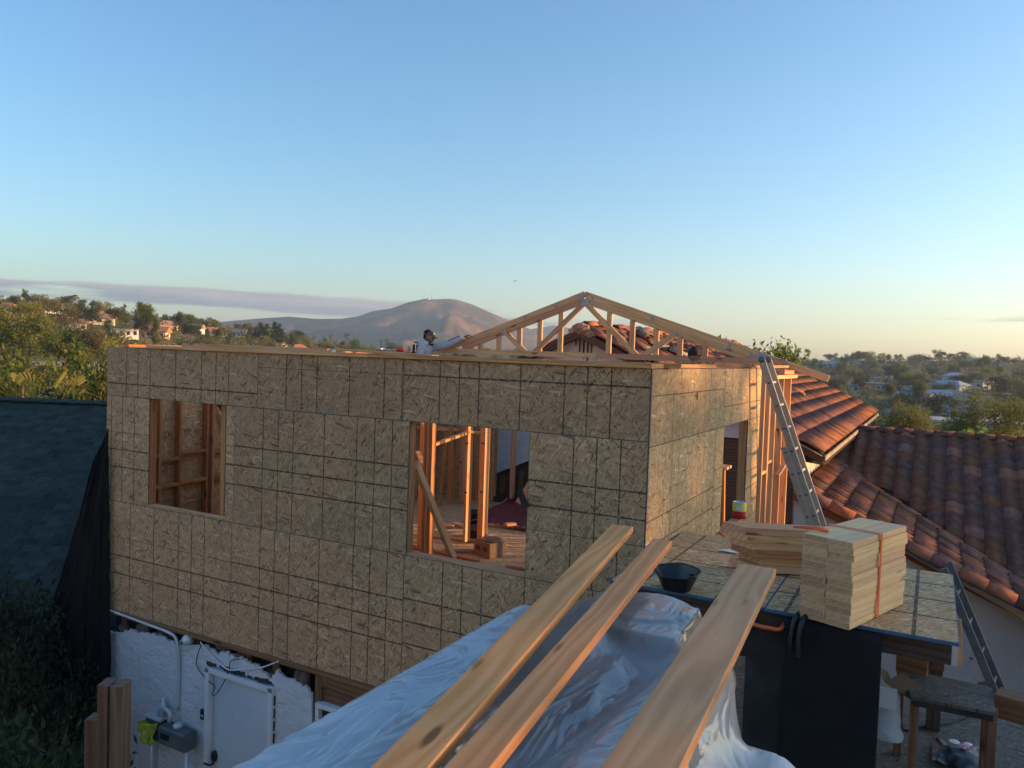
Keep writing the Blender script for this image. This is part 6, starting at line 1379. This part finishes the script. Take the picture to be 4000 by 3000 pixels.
# ------------------------------------------------------------------ people
M['skin'] = plain('skin', (.30, .16, .105), .6, var=.12, scale=20); M['hoodie'] = plain('hoodie', (.50, .49, .52), .9, var=.12, scale=12, bump=.004); M['vest'] = plain('vest_strap', (.02, .022, .024), .85); M['cap'] = plain('cap_cloth', (.012, .012, .016), .85); M['hair'] = plain('hair', (.012, .009, .008), .8, bump=.006, scale=40); M['jeans'] = plain('jeans', (.04, .05, .085), .9); M['patch'] = plain('patch', (.45, .10, .06), .8); M['shirt'] = plain('shirt', (.06, .05, .05), .9)
def skin_body(name, verts, edges, radii, mat, parent, root=0, sub=2):
    me = bpy.data.meshes.new(name); me.from_pydata([tuple(v) for v in verts], edges, []); me.materials.append(mat)
    o = link(bpy.data.objects.new(name, me), parent); md = o.modifiers.new('skin', 'SKIN'); me.skin_vertices.new() if not me.skin_vertices else None
    for i, r in enumerate(radii):
        sv = me.skin_vertices[0].data[i]; sv.radius = r if isinstance(r, tuple) else (r, r); sv.use_root = (i == root)
    s = o.modifiers.new('smooth', 'SUBSURF'); s.levels = s.render_levels = sub; md.use_smooth_shade = True
    return o
def head_mesh(name, mw, parent):
    "a head looking along +x: skull, brow, nose, lips, chin; eyes and ears are added as meshes"
    V = []; Fc = []; nu, nv = 40, 30
    for j in range(nv+1):
        th = math.pi*j/nv; z = math.cos(th)
        for i in range(nu):
            ph = 2*math.pi*i/nu; c, s = math.cos(ph), math.sin(ph)
            rx, ry = .098, .076
            r = math.sin(th)
            x = rx*r*c; y = ry*r*s; zz_ = .118*z
            if zz_ < -.03:  # jaw narrows
                k = min(1, (-.03-zz_)/.085); y *= 1-.32*k; x = x*(1-.10*k)+(.016*k if c > 0 else .028*k)
            if c > .75:
                f = (c-.75)/.25; fs = max(0, 1-(y/.017)**2)
                x += f*(.022*fs*math.exp(-((zz_+.022)/.017)**2)+.006*math.exp(-((zz_-.022)/.012)**2)-.007*math.exp(-((zz_-.004)/.012)**2)*(1-fs)+.007*math.exp(-((zz_+.062)/.010)**2)*max(0, 1-(y/.03)**2)+.008*math.exp(-((zz_+.098)/.014)**2))
            V.append((x, y, zz_))
    for j in range(nv):
        for i in range(nu): Fc.append([j*nu+i, (j+1)*nu+i, (j+1)*nu+(i+1) % nu, j*nu+(i+1) % nu])
    o = mobj(name, V, Fc, M['skin'], parent, smooth=True, mw=mw)
    for s in (-1, 1):
        e = mobj('ear', [], [], M['skin'], parent) if 0 else lathe('ear', [(0, -.010), (.020, -.008), (.026, .0), (.020, .006), (.010, .002), (0, .003)], M['skin'], parent, 14, mw@Matrix.Translation((-.008, s*.078, -.012))@Matrix.Rotation(-s*math.pi/2, 4, 'X')@Matrix.Rotation(.2, 4, 'Y')@Matrix.Diagonal((.75, 1.25, 1, 1)))
        lathe('eye', [(0, -.008), (.006, -.006), (.009, 0), (.006, .006), (0, .008)], M['paper'], parent, 12, mw@Matrix.Translation((.080, s*.030, .004)))
        lathe('iris', [(.005, 0), (0, .002)], M['black'], parent, 10, mw@Matrix.Translation((.0888, s*.030, .004))@Matrix.Rotation(math.pi/2, 4, 'Y'))
        tube('eyebrow', [mw@Vector((.090, s*.012, .024)), mw@Vector((.091, s*.03, .029)), mw@Vector((.078, s*.05, .024))], .0045, M['hair'], parent, 6)
    tube('mouth', [mw@Vector((.090, -.022, -.056)), mw@Vector((.101, 0, -.055)), mw@Vector((.090, .022, -.056))], .004, M['patch'], parent, 6)
    return o
def hand(name, o, d, side, up, parent, curl=.9):
    "palm at o pointing along d, fingers curling towards -up, thumb on side"
    d, side, up = Vector(d).normalized(), Vector(side).normalized(), Vector(up).normalized(); V = [o, o+d*.045, o+d*.085]; E = [(0, 1), (1, 2)]; R = [(.03, .022), (.04, .017), (.042, .015)]
    for k, (s, l) in enumerate(((-.033, .075), (-.011, .085), (.011, .08), (.033, .062))):
        b = len(V); p = o+d*.088+side*s; a1, a2, a3 = .25*curl, .9*curl, 1.6*curl
        q1 = p+(d*math.cos(a1)-up*math.sin(a1))*l*.45; q2 = q1+(d*math.cos(a2)-up*math.sin(a2))*l*.32; q3 = q2+(d*math.cos(a3)-up*math.sin(a3))*l*.26
        V += [p, q1, q2, q3]; E += [(2, b), (b, b+1), (b+1, b+2), (b+2, b+3)]; R += [.0095, .0090, .0085, .0075]
    b = len(V); V += [o+d*.03-side*.045-up*.01, o+d*.06-side*.062-up*.025, o+d*.085-side*.06-up*.04]; E += [(1, b), (b, b+1), (b+1, b+2)]; R += [.012, .0105, .0085]
    return skin_body(name, V, E, R, M['skin'], parent)
def person(label, hc, face, reach, cap_on, zf):
    "hc = head centre; face = direction looked at (horizontal); reach = point of the extended hand"
    fx = Vector(face).normalized(); sx_ = Vector((0, 0, 1)).cross(fx).normalized(); hc = Vector(hc)
    g = thing('person', label, 'person', (hc.x, hc.y, zf))
    H = Matrix((fx, sx_, Vector((0, 0, 1)))).transposed().to_4x4(); H.translation = hc; H = H@Matrix.Rotation(.14, 4, 'Y')
    body = Vector((hc.x, hc.y, 0))-fx*.06; zs = hc.z-.135
    pel = Vector((body.x, body.y, zs-.50))-fx*.05; ch_ = Vector((body.x, body.y, zs-.16)); nk = Vector((body.x, body.y, zs-.02)); n2 = hc-Vector((0, 0, .09))-fx*.025
    bdir = sx_
    shL, shR = Vector((body.x, body.y, zs-.05))+bdir*.19, Vector((body.x, body.y, zs-.05))-bdir*.19
    V = [pel, ch_, nk]; E = [(0, 1), (1, 2)]; R = [(.16, .14), (.20, .15), (.10, .09)]
    reach = Vector(reach); near = shR if (shR-reach).length < (shL-reach).length else shL; oth = shL if near is shR else shR
    el = near.lerp(reach, .48)+Vector((0, 0, -.06)); wr = near.lerp(reach, .93)
    b = len(V); V += [near, el, wr]; E += [(1, b), (b, b+1), (b+1, b+2)]; R += [(.10, .095), .075, .055]
    e2 = oth+Vector((0, 0, -.28))-fx*.05; w2 = e2+fx*.2+Vector((0, 0, -.08))
    b = len(V); V += [oth, e2, w2]; E += [(1, b), (b, b+1), (b+1, b+2)]; R += [(.085, .08), .06, .045]
    for s in (1, -1):
        hp = pel+bdir*.09*s-Vector((0, 0, .08)); kn = hp+fx*.04-Vector((0, 0, .42)); an = Vector((kn.x, kn.y, zf+.09))-fx*.03; ft = an+fx*.16-Vector((0, 0, .05))
    torso = skin_body('hooded_top' if cap_on else 'shirt', V, E, R, M['hoodie'] if cap_on else M['shirt'], g)
    Vl = [pel]; El = []; Rl = [(.15, .13)]
    for s in (1, -1):
        hp = pel+bdir*.09*s-Vector((0, 0, .10)); kn = hp+fx*.04-Vector((0, 0, .42)); an = Vector((kn.x, kn.y, max(zf+.09, kn.z-.42)))-fx*.03; ft = an+fx*.16-Vector((0, 0, .04))
        b = len(Vl); Vl += [hp, kn, an, ft]; El += [(0, b), (b, b+1), (b+1, b+2), (b+2, b+3)]; Rl += [.095, .068, .05, .042]
    skin_body('trousers', Vl, El, Rl, M['jeans'], g)
    skin_body('neck', [nk-Vector((0, 0, .05)), n2, n2+Vector((0, 0, .05))], [(0, 1), (1, 2)], [.06, .056, .05], M['skin'], g)
    head_mesh('head', H, g)
    d = (reach-el).normalized(); hand('hand', wr+d*.02, d, d.cross(Vector((0, 0, 1))), Vector((0, 0, 1)), g); d = (w2-e2).normalized(); hand('hand', w2+d*.02, d, sx_, Vector((0, 0, 1)), g, 1.1)
    def shell(name, fn, nu, nv, mat): return grid(name, lambda u, v: H@Vector(fn(u, v)), nu, nv, mat, g)
    if cap_on:
        def capf(u, v):
            a = 2*math.pi*u; th = (1-v)*1.42; r = math.sin(th); return (.112*r*math.cos(a)-.004, .090*r*math.sin(a), .028+.108*math.cos(th)-.006*math.cos(a))
        shell('cap', capf, 32, 14, M['cap'])
        grid('cap_peak', lambda u, v: H@Vector((.088+(.085*v)*math.cos((u-.5)*2.1), .082*math.sin((u-.5)*2.1)*(1-.12*v), .040-.012*v-.012*abs(u-.5)*2)), 14, 6, M['cap'], g, thick=.004)
        lathe('cap_badge', [(.022, 0), (.012, .003), (0, .004)], M['patch'], g, 10, H@Matrix.Translation((.005, -.088, .062))@Matrix.Rotation(math.pi/2*.88, 4, 'X'))
        lathe('cap_logo', [(.018, 0), (.010, .003), (0, .004)], M['paper'], g, 8, H@Matrix.Translation((.092, -.02, .088))@Matrix.Rotation(.95, 4, 'Y'))
        shell('hair', lambda u, v: (-.02-.085*math.cos((u-.5)*2.6), .081*math.sin((u-.5)*2.9), .035-.085*v), 18, 6, M['hair'])
        # hood bunched behind the neck and dark vest straps
        def hood(u, v):
            a = (u-.5)*4.4; r = .15+.045*math.cos(v*6.28)+.014*nz(u*6, v*5); p = nk+Vector((0, 0, .03+.065*math.sin(v*6.28)+.02*math.cos(a)))-fx*(r*math.cos(a)*.85)+sx_*(r*math.sin(a)); return p
        grid('hood', hood, 30, 14, M['hoodie'], g)
        for s in (1, -1):
            o = sx_*(.105*s)
            board('vest_strap', nk+o-fx*.20+Vector((0, 0, -.34)), nk+o*1.02-fx*.19+Vector((0, 0, -.01)), .08, .02, M['vest'], g, up=fx); board('vest_strap', nk+o-fx*.18+Vector((0, 0, .03)), nk+o+fx*.12+Vector((0, 0, .035)), .075, .02, M['vest'], g)
        board('vest_band', nk+sx_*.16-fx*.225+Vector((0, 0, -.30)), nk-sx_*.16-fx*.225+Vector((0, 0, -.30)), .02, .12, M['vest'], g)
        for k in (.60, .64): 
            ad = (wr-el).normalized(); an_ = (Vector((0, 0, 1))-ad*ad.z).normalized(); bn_ = ad.cross(an_); bn_ = bn_ if bn_.y < 0 else -bn_; dd = (an_*math.cos((k-.55)*7)+bn_*math.sin((k-.55)*7)); tube('sleeve_stripe', [el.lerp(wr, .25)+dd*.066, el.lerp(wr, .6)+dd*.060, el.lerp(wr, .9)+dd*.053], .009, M['patch'], g, 6)
    else:
        def hairf(u, v):
            a = 2*math.pi*u; th = (1-v)*1.75; r = math.sin(th); k = 1+.14*nz(5*math.cos(a)*r, 5*math.sin(a)*r, 5*math.cos(th)); lim_ = 1.0
            x = -.012+.112*r*math.cos(a)*k; z = .02+.128*math.cos(th)*k
            if math.cos(a) > .3 and z < .05: x = min(x, .09); z = max(z, .05)
            return (x, .096*r*math.sin(a)*k, z)
        shell('hair', hairf, 40, 20, M['hair'])
    tr_ = thing('work_trestle', 'wooden trestle '+('below the worker with the cap' if cap_on else 'below the dark haired worker'), 'trestle', (hc.x, hc.y, FL))
    board('plank', (hc.x-.6, hc.y, zf-.025), (hc.x+.6, hc.y, zf-.025), .3, .04, M['fir'], tr_)
    for s in (-.5, .5):
        for q in (-.18, .18): board('leg', (hc.x+s, hc.y+q*1.3, FL+.003), (hc.x+s, hc.y+q*.5, zf-.05), .06, .038, M['fir_red'], tr_, up=(1, 0, 0))
    return g
hc = PY(1676, 1317, 11.75)
hnd = PY(1818, 1316, 12.06)
person('worker in black cap and pale hooded top reaching for the truss', hc, (.93, .30, -.12), hnd, True, hc.z-1.62)
hc2 = PY(2712, 1392, 11.75)
person('dark haired worker whose head shows under the truss bottom', hc2, (-.2, 1, 0), PY(2640, 1440, 11.95), False, hc2.z-1.62)
# light aircraft far off
p = PD(2012, 1098, 1500); pl_ = thing('aeroplane', 'tiny aeroplane low in the sky above the truss', 'aeroplane', p)
tube('fuselage', [p+Vector((-4.2, 0, 0)), p+Vector((-2, 0, .1)), p+Vector((1.5, 0, .1)), p+Vector((4.6, 0, .4))], [.25, .75, .7, .15], M['metal_grey'], pl_, 8)
box('wing', p+Vector((-.9, -5, .5)), p+Vector((.7, 5, .65)), M['metal_grey'], pl_); box('tail', p+Vector((3.7, -.08, .3)), p+Vector((4.7, .08, 2.0)), M['metal_grey'], pl_)
# ------------------------------------------------------------------ air
def haze():
    m = bpy.data.materials.new('haze'); m.use_nodes = True; nt = m.node_tree; nt.nodes.clear()
    out = nt.nodes.new('ShaderNodeOutputMaterial'); v = nt.nodes.new('ShaderNodeVolumePrincipled')
    v.inputs['Color'].default_value = (.55, .75, 1, 1); v.inputs['Density'].default_value = HAZE; v.inputs['Anisotropy'].default_value = 0.28
    nt.links.new(v.outputs[0], out.inputs['Volume'])
    a = 3250; V = [(x, y, z) for z in (-32, 215) for x, y in ((-a, -a), (a, -a), (a, a), (-a, a))]
    o = mobj('haze', V, [[3, 2, 1, 0], [4, 5, 6, 7], [0, 1, 5, 4], [1, 2, 6, 5], [2, 3, 7, 6], [3, 0, 4, 7]], m); o['kind'] = 'stuff'; o['label'] = 'thin evening haze lying over the valley'
HAZE = 2.1e-4
haze()
